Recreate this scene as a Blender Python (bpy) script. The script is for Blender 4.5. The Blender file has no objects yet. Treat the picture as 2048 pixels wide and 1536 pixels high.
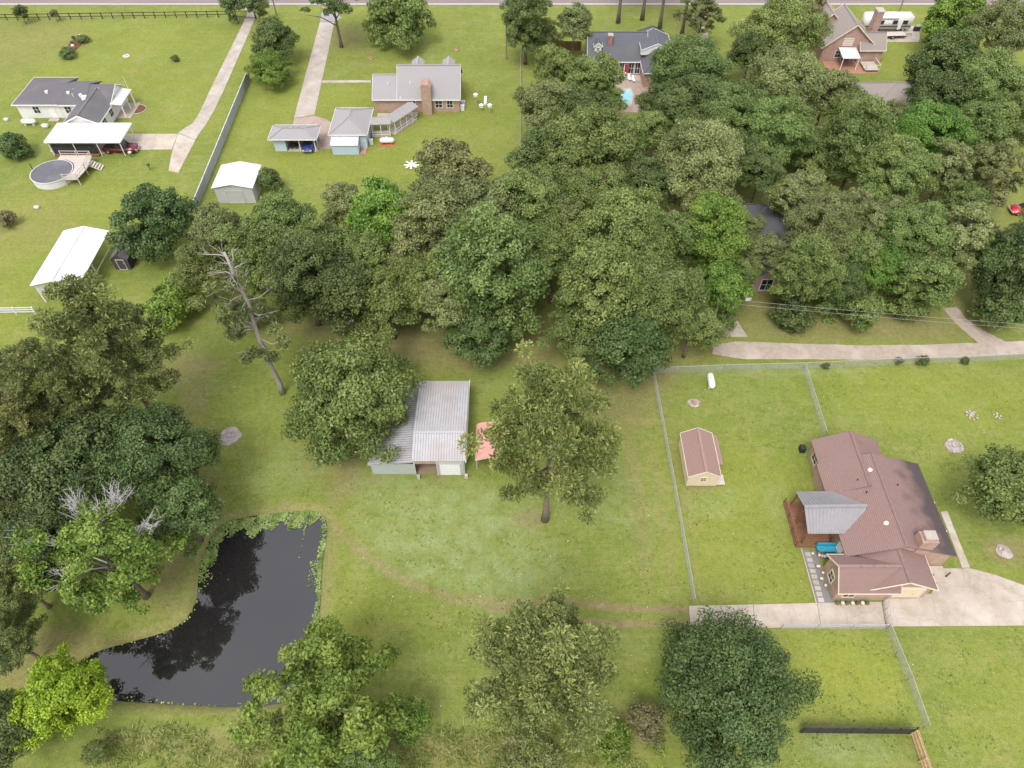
import bpy, bmesh, math, random
import numpy as np
from mathutils import Vector, Matrix
R = math.radians
rnd = random.Random(7)
sc = bpy.context.scene
col = sc.collection

# ------------------------------------------------------------------ camera, sky, sun, exposure
CAM_H, PITCH, FPX = 70.0, R(51), 1430.0
cam = bpy.data.cameras.new('camera')
cam.sensor_width = 36.0
cam.lens = 36.0 * FPX / 2048
cam.clip_start, cam.clip_end = 0.5, 8000
cam_ob = bpy.data.objects.new('camera', cam)
cam_ob.location = (0, 0, CAM_H)
cam_ob.rotation_euler = (R(90) - PITCH, 0, 0)
col.objects.link(cam_ob)
sc.camera = cam_ob

SUN_EL, SUN_AZ = R(58), R(200)          # azimuth from +Y towards +X
world = bpy.data.worlds.new('World')
sc.world = world
world.use_nodes = True
wn, wl = world.node_tree.nodes, world.node_tree.links
bg = wn['Background']
sky = wn.new('ShaderNodeTexSky')
sky.sky_type = 'NISHITA'
sky.sun_disc = False
sky.sun_elevation = SUN_EL
sky.sun_rotation = SUN_AZ
sky.air_density, sky.dust_density, sky.ozone_density = 1.0, 4.0, 1.0
hs = wn.new('ShaderNodeHueSaturation')
hs.inputs['Saturation'].default_value = 0.22     # thin overcast: nearly grey
wl.new(sky.outputs[0], hs.inputs['Color'])
cloud = wn.new('ShaderNodeTexNoise')                # even cloud deck over the whole sky, faint mottling
cloud.inputs['Scale'].default_value = 2.2
cloud.inputs['Detail'].default_value = 5
ct = wn.new('ShaderNodeTexCoord')
wl.new(ct.outputs['Generated'], cloud.inputs['Vector'])
cr = wn.new('ShaderNodeValToRGB')
cr.color_ramp.elements[0].position, cr.color_ramp.elements[1].position = .3, .75
cr.color_ramp.elements[0].color = (5.6, 5.6, 6.3, 1)
cr.color_ramp.elements[1].color = (8.0, 7.95, 8.6, 1)
wl.new(cloud.outputs[0], cr.inputs[0])
cm = wn.new('ShaderNodeMixRGB')
cm.inputs[0].default_value = .68
wl.new(hs.outputs[0], cm.inputs[1])
wl.new(cr.outputs[0], cm.inputs[2])
wl.new(cm.outputs[0], bg.inputs['Color'])
bg.inputs['Strength'].default_value = 0.15

sun = bpy.data.lights.new('sun', 'SUN')
sun.energy = 1.5
sun.angle = R(22)
sun.color = (1.0, 0.96, 0.9)
sun_ob = bpy.data.objects.new('sun', sun)
d = Vector((math.sin(SUN_AZ) * math.cos(SUN_EL), math.cos(SUN_AZ) * math.cos(SUN_EL), math.sin(SUN_EL)))
sun_ob.rotation_euler = d.to_track_quat('Z', 'Y').to_euler()
sun_ob.location = d * 200
col.objects.link(sun_ob)

sc.view_settings.view_transform = 'Standard'
sc.view_settings.look = 'None'
sc.view_settings.gamma = 1
sc.view_settings.exposure = 0.62
sc.cycles.max_bounces = 5
sc.cycles.use_adaptive_sampling = True
sc.cycles.adaptive_threshold = .025
sc.cycles.diffuse_bounces = 3
sc.cycles.transmission_bounces = 4
sc.cycles.transparent_max_bounces = 6
sc.cycles.caustics_reflective = False
sc.cycles.caustics_refractive = False

# ------------------------------------------------------------------ survey: photo pixel -> place on the ground plane at height z
SP, CP = math.sin(PITCH), math.cos(PITCH)
def G(u, v, z=0.0):
    a, b = (u - 1024) / FPX, (768 - v) / FPX
    t = (CAM_H - z) / (SP - b * CP)
    return Vector((t * a, t * (CP + b * SP), z))
def mpp(u, v, z=0.0):
    b = (768 - v) / FPX
    return (CAM_H - z) / (SP - b * CP) / FPX
def height_above(base, u, v):
    best = (1e9, 0)
    for i in range(700):
        z = i * .05
        p = G(u, v, z)
        q = math.hypot(p.x - base.x, p.y - base.y)
        if q < best[0]: best = (q, z)
    return best[1]

# ------------------------------------------------------------------ materials
MATS = {}
def mat(name, c1, c2=None, scale=1.0, rough=.8, bump=0., bscale=None, metal=0., spec=.3, stretch=None, detail=4, c3=None, s3=.15, lo=.3, hi=.7, randv=0., bands=0., cracks=0.):
    m = bpy.data.materials.new(name); m.use_nodes = True
    n, l = m.node_tree.nodes, m.node_tree.links
    b = n['Principled BSDF']
    b.inputs['Roughness'].default_value = rough
    b.inputs['Metallic'].default_value = metal
    b.inputs['Specular IOR Level'].default_value = spec
    if c2 is None: c2 = tuple(x * .82 for x in c1)
    tc = n.new('ShaderNodeTexCoord'); mp = n.new('ShaderNodeMapping')
    l.new(tc.outputs['Object'], mp.inputs[0])
    if stretch: mp.inputs['Scale'].default_value = stretch
    nz = n.new('ShaderNodeTexNoise'); nz.inputs['Scale'].default_value = scale; nz.inputs['Detail'].default_value = detail
    nz.inputs['Roughness'].default_value = .65
    l.new(mp.outputs[0], nz.inputs['Vector'])
    rp = n.new('ShaderNodeValToRGB')
    rp.color_ramp.elements[0].position, rp.color_ramp.elements[1].position = lo, hi
    rp.color_ramp.elements[0].color = (*c1, 1); rp.color_ramp.elements[1].color = (*c2, 1)
    l.new(nz.outputs[0], rp.inputs[0]); out = rp.outputs[0]
    if c3:
        n3 = n.new('ShaderNodeTexNoise'); n3.inputs['Scale'].default_value = s3; n3.inputs['Detail'].default_value = 5
        l.new(tc.outputs['Object'], n3.inputs['Vector'])
        r3 = n.new('ShaderNodeValToRGB'); r3.color_ramp.elements[0].position, r3.color_ramp.elements[1].position = .48, .68
        l.new(n3.outputs[0], r3.inputs[0])
        mx = n.new('ShaderNodeMixRGB'); mx.inputs[2].default_value = (*c3, 1)
        l.new(r3.outputs[0], mx.inputs[0]); l.new(out, mx.inputs[1]); out = mx.outputs[0]
    if bands:                                           # shingle courses run at constant height whatever the slope's direction
        sz = n.new('ShaderNodeSeparateXYZ'); l.new(tc.outputs['Object'], sz.inputs[0])
        jn = n.new('ShaderNodeTexNoise'); jn.inputs['Scale'].default_value = 2.5; l.new(tc.outputs['Object'], jn.inputs[0])
        ja = n.new('ShaderNodeMath'); ja.operation = 'MULTIPLY_ADD'; ja.inputs[1].default_value = .03; l.new(jn.outputs[0], ja.inputs[0]); l.new(sz.outputs[2], ja.inputs[2])
        dv = n.new('ShaderNodeMath'); dv.operation = 'DIVIDE'; dv.inputs[1].default_value = bands; l.new(ja.outputs[0], dv.inputs[0])
        fc = n.new('ShaderNodeMath'); fc.operation = 'FRACT'; l.new(dv.outputs[0], fc.inputs[0])
        br = n.new('ShaderNodeValToRGB'); br.color_ramp.elements[0].position, br.color_ramp.elements[1].position = .0, .45
        br.color_ramp.elements[0].color = (.66, .66, .66, 1); br.color_ramp.elements[1].color = (1.05, 1.05, 1.05, 1)
        l.new(fc.outputs[0], br.inputs[0])
        bm_ = n.new('ShaderNodeMixRGB'); bm_.blend_type = 'MULTIPLY'; bm_.inputs[0].default_value = 1.; l.new(out, bm_.inputs[1]); l.new(br.outputs[0], bm_.inputs[2]); out = bm_.outputs[0]
    if cracks:
        vo = n.new('ShaderNodeTexVoronoi'); vo.feature = 'DISTANCE_TO_EDGE'; vo.inputs['Scale'].default_value = cracks
        wn_ = n.new('ShaderNodeTexNoise'); wn_.inputs['Scale'].default_value = 1.2; wn_.inputs['Detail'].default_value = 5; l.new(tc.outputs['Object'], wn_.inputs[0])
        va = n.new('ShaderNodeMixRGB'); va.blend_type = 'ADD'; va.inputs[0].default_value = .8; l.new(tc.outputs['Object'], va.inputs[1]); l.new(wn_.outputs['Color'], va.inputs[2]); l.new(va.outputs[0], vo.inputs['Vector'])
        vr = n.new('ShaderNodeValToRGB'); vr.color_ramp.elements[0].position, vr.color_ramp.elements[1].position = .004, .016
        vr.color_ramp.elements[0].color = (.86, .85, .83, 1); vr.color_ramp.elements[1].color = (1, 1, 1, 1); l.new(vo.outputs['Distance'], vr.inputs[0])
        st = n.new('ShaderNodeTexNoise'); st.inputs['Scale'].default_value = .45; st.inputs['Detail'].default_value = 7; st.inputs['Roughness'].default_value = .7; l.new(tc.outputs['Object'], st.inputs[0])
        sr = n.new('ShaderNodeValToRGB'); sr.color_ramp.elements[0].position, sr.color_ramp.elements[1].position = .36, .56
        sr.color_ramp.elements[0].color = (.84, .82, .79, 1); sr.color_ramp.elements[1].color = (1.03, 1.03, 1.03, 1); l.new(st.outputs[0], sr.inputs[0])
        for q in (vr, sr):
            cm_ = n.new('ShaderNodeMixRGB'); cm_.blend_type = 'MULTIPLY'; cm_.inputs[0].default_value = .85; l.new(out, cm_.inputs[1]); l.new(q.outputs[0], cm_.inputs[2]); out = cm_.outputs[0]
    if randv:
        oi = n.new('ShaderNodeObjectInfo'); hv = n.new('ShaderNodeHueSaturation')
        mr = n.new('ShaderNodeMapRange'); mr.inputs[3].default_value = 1 - randv; mr.inputs[4].default_value = 1 + randv
        l.new(oi.outputs['Random'], mr.inputs[0]); l.new(mr.outputs[0], hv.inputs['Value'])
        l.new(out, hv.inputs['Color']); out = hv.outputs[0]
    l.new(out, b.inputs['Base Color'])
    if bump:
        bn = n.new('ShaderNodeTexNoise'); bn.inputs['Scale'].default_value = bscale or scale * 4; bn.inputs['Detail'].default_value = 3
        l.new(mp.outputs[0], bn.inputs['Vector'])
        bp = n.new('ShaderNodeBump'); bp.inputs['Strength'].default_value = bump; bp.inputs['Distance'].default_value = .05
        l.new(bn.outputs[0], bp.inputs['Height']); l.new(bp.outputs[0], b.inputs['Normal'])
    MATS[name] = m
    return m
def brickmat(name, c1, c2, mortar):
    m = bpy.data.materials.new(name); m.use_nodes = True
    n, l = m.node_tree.nodes, m.node_tree.links
    b = n['Principled BSDF']; b.inputs['Roughness'].default_value = .9
    tc = n.new('ShaderNodeTexCoord')
    sx = n.new('ShaderNodeSeparateXYZ'); l.new(tc.outputs['Object'], sx.inputs[0])
    ad = n.new('ShaderNodeMath'); ad.operation = 'ADD'; l.new(sx.outputs[0], ad.inputs[0]); l.new(sx.outputs[1], ad.inputs[1])
    cx = n.new('ShaderNodeCombineXYZ'); l.new(ad.outputs[0], cx.inputs[0]); l.new(sx.outputs[2], cx.inputs[1])
    bt = n.new('ShaderNodeTexBrick'); l.new(cx.outputs[0], bt.inputs[0])
    bt.inputs['Color1'].default_value = (*c1, 1); bt.inputs['Color2'].default_value = (*c2, 1); bt.inputs['Mortar'].default_value = (*mortar, 1)
    bt.inputs['Scale'].default_value = 1; bt.inputs['Brick Width'].default_value = .22; bt.inputs['Row Height'].default_value = .075; bt.inputs['Mortar Size'].default_value = .008
    nz = n.new('ShaderNodeTexNoise'); nz.inputs['Scale'].default_value = 1.3; nz.inputs['Detail'].default_value = 6; l.new(tc.outputs['Object'], nz.inputs[0])
    mx = n.new('ShaderNodeMixRGB'); mx.blend_type = 'MULTIPLY'; mx.inputs[0].default_value = .5
    l.new(bt.outputs[0], mx.inputs[1]); l.new(nz.outputs[0], mx.inputs[2]); l.new(mx.outputs[0], b.inputs['Base Color'])
    MATS[name] = m
    return m
def leafmat(name, dark, lite, trans=.25, rough=.55):
    m = bpy.data.materials.new(name); m.use_nodes = True
    n, l = m.node_tree.nodes, m.node_tree.links
    b = n['Principled BSDF']; b.inputs['Roughness'].default_value = rough; b.inputs['Specular IOR Level'].default_value = .35
    at = n.new('ShaderNodeAttribute'); at.attribute_name = 'vary'
    rp = n.new('ShaderNodeValToRGB'); rp.color_ramp.elements[0].color = (*dark, 1); rp.color_ramp.elements[1].color = (*lite, 1)
    rp.color_ramp.elements[0].position, rp.color_ramp.elements[1].position = .24, .78
    l.new(at.outputs['Fac'], rp.inputs[0])
    oi = n.new('ShaderNodeObjectInfo')
    hv = n.new('ShaderNodeHueSaturation')
    m1 = n.new('ShaderNodeMapRange'); m1.inputs[3].default_value = .485; m1.inputs[4].default_value = .515
    m2 = n.new('ShaderNodeMapRange'); m2.inputs[3].default_value = .86; m2.inputs[4].default_value = 1.16
    ml = n.new('ShaderNodeMath'); ml.operation = 'MULTIPLY'; ml.inputs[1].default_value = 7.31
    fr = n.new('ShaderNodeMath'); fr.operation = 'FRACT'
    l.new(oi.outputs['Random'], m1.inputs[0]); l.new(oi.outputs['Random'], ml.inputs[0]); l.new(ml.outputs[0], fr.inputs[0]); l.new(fr.outputs[0], m2.inputs[0])
    l.new(m1.outputs[0], hv.inputs['Hue']); l.new(m2.outputs[0], hv.inputs['Value']); l.new(rp.outputs[0], hv.inputs['Color'])
    l.new(hv.outputs[0], b.inputs['Base Color'])
    tr = n.new('ShaderNodeBsdfTranslucent'); l.new(hv.outputs[0], tr.inputs[0])
    mx = n.new('ShaderNodeMixShader'); mx.inputs[0].default_value = trans
    l.new(b.outputs[0], mx.inputs[1]); l.new(tr.outputs[0], mx.inputs[2])
    l.new(mx.outputs[0], n['Material Output'].inputs[0])
    MATS[name] = m
    return m
def glassmat(name, c):
    m = bpy.data.materials.new(name); m.use_nodes = True
    b = m.node_tree.nodes['Principled BSDF']
    n, l = m.node_tree.nodes, m.node_tree.links
    nz = n.new('ShaderNodeTexNoise'); nz.inputs['Scale'].default_value = .7
    rp = n.new('ShaderNodeValToRGB'); rp.color_ramp.elements[0].color = (*c, 1); rp.color_ramp.elements[1].color = (*[x * 1.8 for x in c], 1)
    tc = n.new('ShaderNodeTexCoord'); l.new(tc.outputs['Object'], nz.inputs[0]); l.new(nz.outputs[0], rp.inputs[0]); l.new(rp.outputs[0], b.inputs['Base Color'])
    b.inputs['Roughness'].default_value = .05; b.inputs['Specular IOR Level'].default_value = .6
    MATS[name] = m
    return m

M = MATS
leafmat('leaf_mid', (.095, .15, .032), (.275, .345, .105), trans=.3)
leafmat('leaf_dark', (.064, .105, .026), (.185, .245, .075), trans=.28)
leafmat('leaf_olive', (.125, .16, .045), (.32, .345, .135), trans=.28)
leafmat('leaf_light', (.10, .185, .024), (.275, .375, .075), trans=.3)
leafmat('leaf_yellow', (.19, .29, .016), (.40, .50, .045), trans=.3)
leafmat('leaf_fresh', (.085, .19, .024), (.25, .38, .07), trans=.3)
leafmat('needle', (.085, .115, .03), (.27, .295, .09), trans=.15)
leafmat('needle_brown', (.12, .115, .05), (.25, .22, .1), trans=.1)
leafmat('needle_light', (.13, .16, .04), (.36, .37, .11), trans=.18)
leafmat('leaf_deep', (.045, .082, .022), (.135, .192, .06), trans=.25)
leafmat('weed', (.10, .17, .025), (.26, .33, .06), trans=.2)
leafmat('lily_leaf', (.10, .16, .03), (.26, .34, .10), trans=.05, rough=.4)
leafmat('tall_grass', (.16, .21, .04), (.33, .345, .105), trans=.2)
mat('bark', (.11, .085, .065), (.2, .165, .13), 6, .95, .6)
mat('bark_pine', (.17, .125, .095), (.30, .235, .19), 5, .95, .6)
mat('dead_wood', (.29, .25, .225), (.42, .37, .34), 5, .9, .3)
mat('twig_grey', (.33, .32, .30), (.47, .455, .43), 5, .9)
mat('concrete', (.48, .41, .335), (.405, .345, .28), 1.2, .9, .12, 30, c3=(.52, .465, .40), s3=.25, randv=.05, cracks=.3)
mat('concrete_grey', (.45, .395, .34), (.375, .325, .28), 1.5, .9, .12, 30, c3=(.475, .43, .39), s3=.3, randv=.06, cracks=.3)
mat('concrete_pink', (.40, .31, .26), (.33, .25, .21), 1.5, .9, .1, 30, randv=.05, cracks=.3)
mat('asphalt', (.20, .165, .155), (.26, .215, .2), .4, .95, .2, 40, stretch=(.15, 3, 1))
mat('asphalt_grey', (.27, .26, .26), (.34, .33, .32), .6, .95, .2, 40)
mat('line_white', (.78, .77, .74), (.66, .65, .62), 1.5, .8)
mat('line_yellow', (.6, .42, .08), (.5, .35, .07), 1.5, .8)
mat('sand', (.48, .38, .28), (.38, .3, .22), .6, .95, .2, 12)
mat('gravel', (.44, .36, .295), (.33, .27, .215), 1.6, .95, .5, 18, c3=(.48, .41, .35), s3=.3)
mat('shingle_dark', (.115, .11, .118), (.15, .143, .15), 5, .95, .25, 14, stretch=(.6, 3, 3), c3=(.165, .15, .15), s3=.3, bands=.075)
mat('shingle_grey', (.285, .268, .268), (.35, .332, .33), 5, .95, .25, 14, stretch=(.6, 3, 3), c3=(.31, .29, .282), s3=.3, bands=.075)
mat('shingle_blue', (.10, .104, .118), (.135, .138, .15), 5, .95, .25, 14, stretch=(.6, 3, 3), c3=(.14, .135, .14), s3=.25, bands=.075)
mat('shingle_taupe', (.26, .22, .20), (.33, .285, .26), 5, .95, .25, 14, stretch=(.6, 3, 3), bands=.075)
mat('shingle_red', (.215, .138, .12), (.27, .178, .158), 4, .95, .25, 14, stretch=(3, .6, 3), c3=(.25, .165, .147), s3=.3, bands=.075)
mat('shingle_stained', (.21, .135, .118), (.26, .172, .152), 4, .95, .25, 14, stretch=(3, .6, 3), c3=(.075, .06, .06), s3=.5, bands=.075)
def _algae():
    # dark algae growth, heavier on the lower courses of the east slope
    n, l = MATS['shingle_stained'].node_tree.nodes, MATS['shingle_stained'].node_tree.links
    mx = [x for x in n if x.type == 'MIX_RGB'][0]; tc = [x for x in n if x.type == 'TEX_COORD'][0]
    sx = n.new('ShaderNodeSeparateXYZ'); l.new(tc.outputs['Object'], sx.inputs[0])
    mr = n.new('ShaderNodeMapRange'); mr.inputs[1].default_value = 2.2; mr.inputs[2].default_value = 7.; l.new(sx.outputs[0], mr.inputs[0])
    nz = n.new('ShaderNodeTexNoise'); nz.inputs['Scale'].default_value = .55; nz.inputs['Detail'].default_value = 6; l.new(tc.outputs['Object'], nz.inputs[0])
    ad = n.new('ShaderNodeMath'); ad.operation = 'MULTIPLY_ADD'; ad.inputs[1].default_value = 1.5; l.new(nz.outputs[0], ad.inputs[0]); l.new(mr.outputs[0], ad.inputs[2])
    r2 = n.new('ShaderNodeMapRange'); r2.inputs[1].default_value = .95; r2.inputs[2].default_value = 1.6; r2.inputs[4].default_value = .92; l.new(ad.outputs[0], r2.inputs[0])
    for lk in list(l):
        if lk.to_socket == mx.inputs[0]: l.remove(lk)
    l.new(r2.outputs[0], mx.inputs[0])
_algae()
mat('shingle_shed', (.27, .17, .145), (.32, .21, .182), 4, .9, .2, 14, stretch=(3, .6, 3), bands=.075)
mat('white_metal', (.70, .70, .71), (.62, .625, .635), .7, .55, .05, 3, c3=(.56, .56, .555), s3=.35)
mat('white_paint', (.80, .79, .76), (.72, .71, .69), 2, .6)
mat('white_siding', (.74, .73, .69), (.66, .65, .62), 1.5, .7, .1, 8, stretch=(.2, .2, 6))
mat('grey_metal_wall', (.46, .45, .45), (.54, .53, .53), 2, .55, .2, 6, stretch=(4, 4, .1))
mat('galvanised', (.42, .41, .42), (.50, .49, .497), 1.4, .6, .1, 6, metal=.1, c3=(.42, .36, .33), s3=.22)
mat('galvanised_new', (.24, .233, .235), (.28, .272, .275), 1.5, .6, .1, 6, metal=.1)
mat('rib_shade_grey', (.24, .23, .24), (.28, .27, .28), 2, .6, metal=.1)  # ribs coloured darker than their roof sheets, shading painted into the colour
mat('green_metal', (.38, .43, .40), (.45, .49, .46), 1.5, .6, .1, 6)
mat('rusty_metal', (.36, .22, .15), (.44, .34, .28), 1.6, .8, .2, 8)
mat('red_tarp', (.56, .27, .225), (.62, .33, .28), 1.1, .7, .3, 3)
mat('blue_siding', (.42, .52, .60), (.48, .57, .64), 2, .7, .1, 8, stretch=(.2, .2, 6))
mat('tan_siding', (.64, .52, .36), (.7, .58, .42), 2, .8, .2, 8, stretch=(5, 5, .2))
mat('cream_trim', (.74, .66, .52), (.66, .58, .45), 2, .7)
mat('wood_brown', (.19, .09, .05), (.26, .13, .07), 3, .8, .3, 12, randv=.12)
mat('wood_tan', (.58, .40, .21), (.68, .5, .29), 3, .85, .3, 12, randv=.12)
mat('wood_weathered', (.44, .39, .33), (.56, .5, .44), 3, .9, .3, 12, randv=.12)
mat('fence_grey', (.30, .31, .34), (.38, .39, .42), 2, .8, .2, 8, randv=.08)
mat('fence_black', (.03, .027, .028), (.05, .045, .045), 3, .8, .1, 8)
mat('fence_dark', (.055, .045, .045), (.085, .07, .07), 3, .85, .2, 8)
mat('fence_white', (.62, .63, .66), (.7, .71, .73), 2, .6)
mat('steel_wire', (.40, .39, .385), (.46, .45, .44), 4, .5, metal=.2)
mat('dark_gravel', (.17, .17, .16), (.26, .25, .235), 9, .95, .6, 30)
mat('black_part', (.02, .02, .022), (.035, .035, .036), 4, .6)
mat('rubber', (.025, .025, .025), (.04, .04, .04), 8, .85)
mat('rim_metal', (.5, .5, .5), (.6, .6, .6), 4, .35, metal=.7)
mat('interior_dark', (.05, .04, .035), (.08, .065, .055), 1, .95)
mat('dirt_floor', (.30, .22, .15), (.22, .16, .11), .8, .95, .3, 12)
mat('stone', (.44, .36, .33), (.56, .47, .44), 3, .95, .4, 9, randv=.2)
mat('ash', (.40, .345, .32), (.30, .26, .245), 2.5, .95, .4, 9, c3=(.5, .44, .41), s3=.8)
mat('mulch', (.12, .055, .035), (.18, .085, .055), 5, .95, .5, 12)
mat('plastic_white', (.78, .78, .78), (.7, .7, .7), 3, .4)
mat('tank_white', (.82, .81, .79), (.74, .72, .7), 1.2, .35, c3=(.70, .67, .63), s3=1.1)
mat('tank_red', (.42, .11, .06), (.5, .16, .09), 2, .9)
mat('pool_cover', (.10, .098, .112), (.135, .13, .145), 1.2, .6, .3, 3, c3=(.15, .145, .15), s3=.3)
mat('pool_wall', (.60, .585, .60), (.68, .66, .67), 1.5, .5, .1, 6)
mat('pool_water', (.28, .56, .62), (.38, .64, .69), .8, .06, .1, 2, spec=.5)
mat('paint_red', (.14, .012, .018), (.12, .01, .014), 2, .25, spec=.6)
mat('paint_bright_red', (.55, .03, .04), (.48, .025, .035), 2, .25, spec=.6)
mat('paint_blue', (.03, .04, .16), (.035, .05, .19), 2, .22, spec=.6)
mat('paint_black', (.02, .02, .022), (.03, .03, .03), 2, .3, spec=.6)
mat('paint_white', (.78, .77, .75), (.7, .69, .67), 1.2, .35, spec=.5)
mat('teal_fabric', (.03, .26, .36), (.05, .34, .45), 3, .6)
mat('red_fabric', (.6, .06, .05), (.68, .1, .07), 3, .7)
mat('aqua_fabric', (.3, .62, .66), (.45, .72, .74), 3, .7)
mat('terracotta', (.36, .18, .12), (.42, .235, .165), 3, .85)
mat('wood_pole', (.19, .155, .125), (.27, .225, .185), 4, .95)
mat('white_flower', (.66, .62, .52), (.56, .5, .38), 4, .8)
glassmat('glass', (.02, .023, .026))
brickmat('brick_tan', (.50, .30, .20), (.58, .37, .26), (.55, .48, .42))
brickmat('brick_rose', (.46, .25, .19), (.54, .31, .24), (.55, .48, .44))
brickmat('brick_red', (.38, .14, .10), (.46, .2, .15), (.45, .38, .34))

# ------------------------------------------------------------------ building blocks
def thing(name, label, cat, loc=(0, 0, 0), rz=0., group=None):
    o = bpy.data.objects.new(name, None); col.objects.link(o)
    o.empty_display_size = .3
    o.location = loc; o.rotation_euler = (0, 0, rz)
    o['label'] = label; o['category'] = cat
    if group: o['group'] = group
    return o
def inst(name, mesh, parent, loc=(0, 0, 0), rot=(0, 0, 0), scale=(1, 1, 1), m=None):
    o = bpy.data.objects.new(name, mesh); col.objects.link(o)
    o.parent = parent; o.location = loc; o.rotation_euler = rot; o.scale = scale
    if m is not None:
        if not mesh.materials: mesh.materials.append(None)
        o.material_slots[0].link = 'OBJECT'; o.material_slots[0].material = M[m] if isinstance(m, str) else m
    return o
class MB:
    """collects shapes in world metres; build() makes one mesh object"""
    def __init__(s): s.v = []; s.f = []
    def add(s, vs, fs):
        k = len(s.v); s.v += [tuple(p) for p in vs]; s.f += [tuple(i + k for i in f) for f in fs]; return s
    def box(s, x0, x1, y0, y1, z0, z1):
        return s.add([(x0, y0, z0), (x1, y0, z0), (x1, y1, z0), (x0, y1, z0), (x0, y0, z1), (x1, y0, z1), (x1, y1, z1), (x0, y1, z1)],
                     [(0, 3, 2, 1), (4, 5, 6, 7), (0, 1, 5, 4), (1, 2, 6, 5), (2, 3, 7, 6), (3, 0, 4, 7)])
    def cbox(s, x, y, z, sx, sy, sz): return s.box(x - sx / 2, x + sx / 2, y - sy / 2, y + sy / 2, z, z + sz)
    def bar(s, p0, p1, w, h):
        p0, p1 = Vector(p0), Vector(p1); t = (p1 - p0).normalized()
        up = Vector((0, 0, 1)) if abs(t.z) < .95 else Vector((0, 1, 0))
        b = t.cross(up).normalized(); u = b.cross(t).normalized()
        vs = []
        for p in (p0, p1):
            for sb, su in ((-1, -1), (1, -1), (1, 1), (-1, 1)): vs.append(p + b * (sb * w / 2) + u * (su * h / 2))
        return s.add(vs, [(3, 2, 1, 0), (4, 5, 6, 7), (0, 1, 5, 4), (1, 2, 6, 5), (2, 3, 7, 6), (3, 0, 4, 7)])
    def prism(s, poly, axis, a0, a1):
        """poly in the plane across axis, extruded from a0 to a1"""
        n = len(poly)
        def P(p, a): return (a, p[0], p[1]) if axis == 'x' else ((p[0], a, p[1]) if axis == 'y' else (p[0], p[1], a))
        vs = [P(p, a0) for p in poly] + [P(p, a1) for p in poly]
        return s.add(vs, [tuple(range(n))[::-1], tuple(range(n, 2 * n))] + [(i, (i + 1) % n, n + (i + 1) % n, n + i) for i in range(n)])
    def tube(s, pts, rad, n=6, cap=True):
        pts = [Vector(p) for p in pts]
        if not hasattr(rad, '__len__'): rad = [rad] * len(pts)
        k = len(s.v); vs = []; fs = []
        for i, p in enumerate(pts):
            t = (pts[min(i + 1, len(pts) - 1)] - pts[max(i - 1, 0)]).normalized()
            up = Vector((0, 0, 1)) if abs(t.z) < .9 else Vector((1, 0, 0))
            b = t.cross(up).normalized(); u = b.cross(t)
            for j in range(n):
                a = 2 * math.pi * j / n
                vs.append(p + (b * math.cos(a) + u * math.sin(a)) * rad[i])
        for i in range(len(pts) - 1):
            for j in range(n):
                fs.append((i * n + j, i * n + (j + 1) % n, (i + 1) * n + (j + 1) % n, (i + 1) * n + j))
        if cap: fs.append(tuple(range(n))[::-1]); fs.append(tuple(range((len(pts) - 1) * n, len(pts) * n)))
        return s.add(vs, fs)
    def disc(s, x, y, z0, z1, r, n=16, r1=None):
        r1 = r if r1 is None else r1
        vs = [(x + r * math.cos(2 * math.pi * i / n), y + r * math.sin(2 * math.pi * i / n), z0) for i in range(n)] + \
             [(x + r1 * math.cos(2 * math.pi * i / n), y + r1 * math.sin(2 * math.pi * i / n), z1) for i in range(n)]
        return s.add(vs, [tuple(range(n))[::-1], tuple(range(n, 2 * n))] + [(i, (i + 1) % n, n + (i + 1) % n, n + i) for i in range(n)])
    def lathe(s, prof, axis='z', c=(0, 0, 0), n=16, cap=True):
        vs = []; m = len(prof)
        for r, h in prof:
            for j in range(n):
                a = 2 * math.pi * j / n; q = (r * math.cos(a), r * math.sin(a))
                vs.append((c[0] + q[0], c[1] + q[1], c[2] + h) if axis == 'z' else ((c[0] + h, c[1] + q[0], c[2] + q[1]) if axis == 'x' else (c[0] + q[0], c[1] + h, c[2] + q[1])))
        fs = [(i * n + j, i * n + (j + 1) % n, (i + 1) * n + (j + 1) % n, (i + 1) * n + j) for i in range(m - 1) for j in range(n)]
        if cap: fs += [tuple(range(n))[::-1], tuple(range((m - 1) * n, m * n))]
        return s.add(vs, fs)
    def mesh(s, name, off=(0, 0, 0), smooth=False):
        me = bpy.data.meshes.new(name)
        me.from_pydata([(p[0] - off[0], p[1] - off[1], p[2] - off[2]) for p in s.v], [], s.f)
        bm = bmesh.new(); bm.from_mesh(me); bmesh.ops.recalc_face_normals(bm, faces=bm.faces); bm.to_mesh(me); bm.free()
        if smooth: me.polygons.foreach_set('use_smooth', [True] * len(me.polygons))
        return me
    def build(s, name, m, parent=None, smooth=False, label=None, root=None):
        r = root or parent
        while r is not None and r.parent is not None: r = r.parent
        off = r.location if (r is not None and not (r.type == 'MESH')) else (0, 0, 0)
        me = s.mesh(name, off, smooth); me.materials.append(M[m])
        o = bpy.data.objects.new(name, me); col.objects.link(o); o.parent = parent
        if label: o['label'] = label
        return o
def struct(o, label=None):
    o['kind'] = 'structure'
    if label: o['label'] = label
    return o
def sheet(name, m, poly, z, th=.04, parent=None):
    mb = MB(); n = len(poly)
    mb.prism([(p[0], p[1]) for p in poly], 'z', z - th, z)
    return mb.build(name, m, parent)

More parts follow.
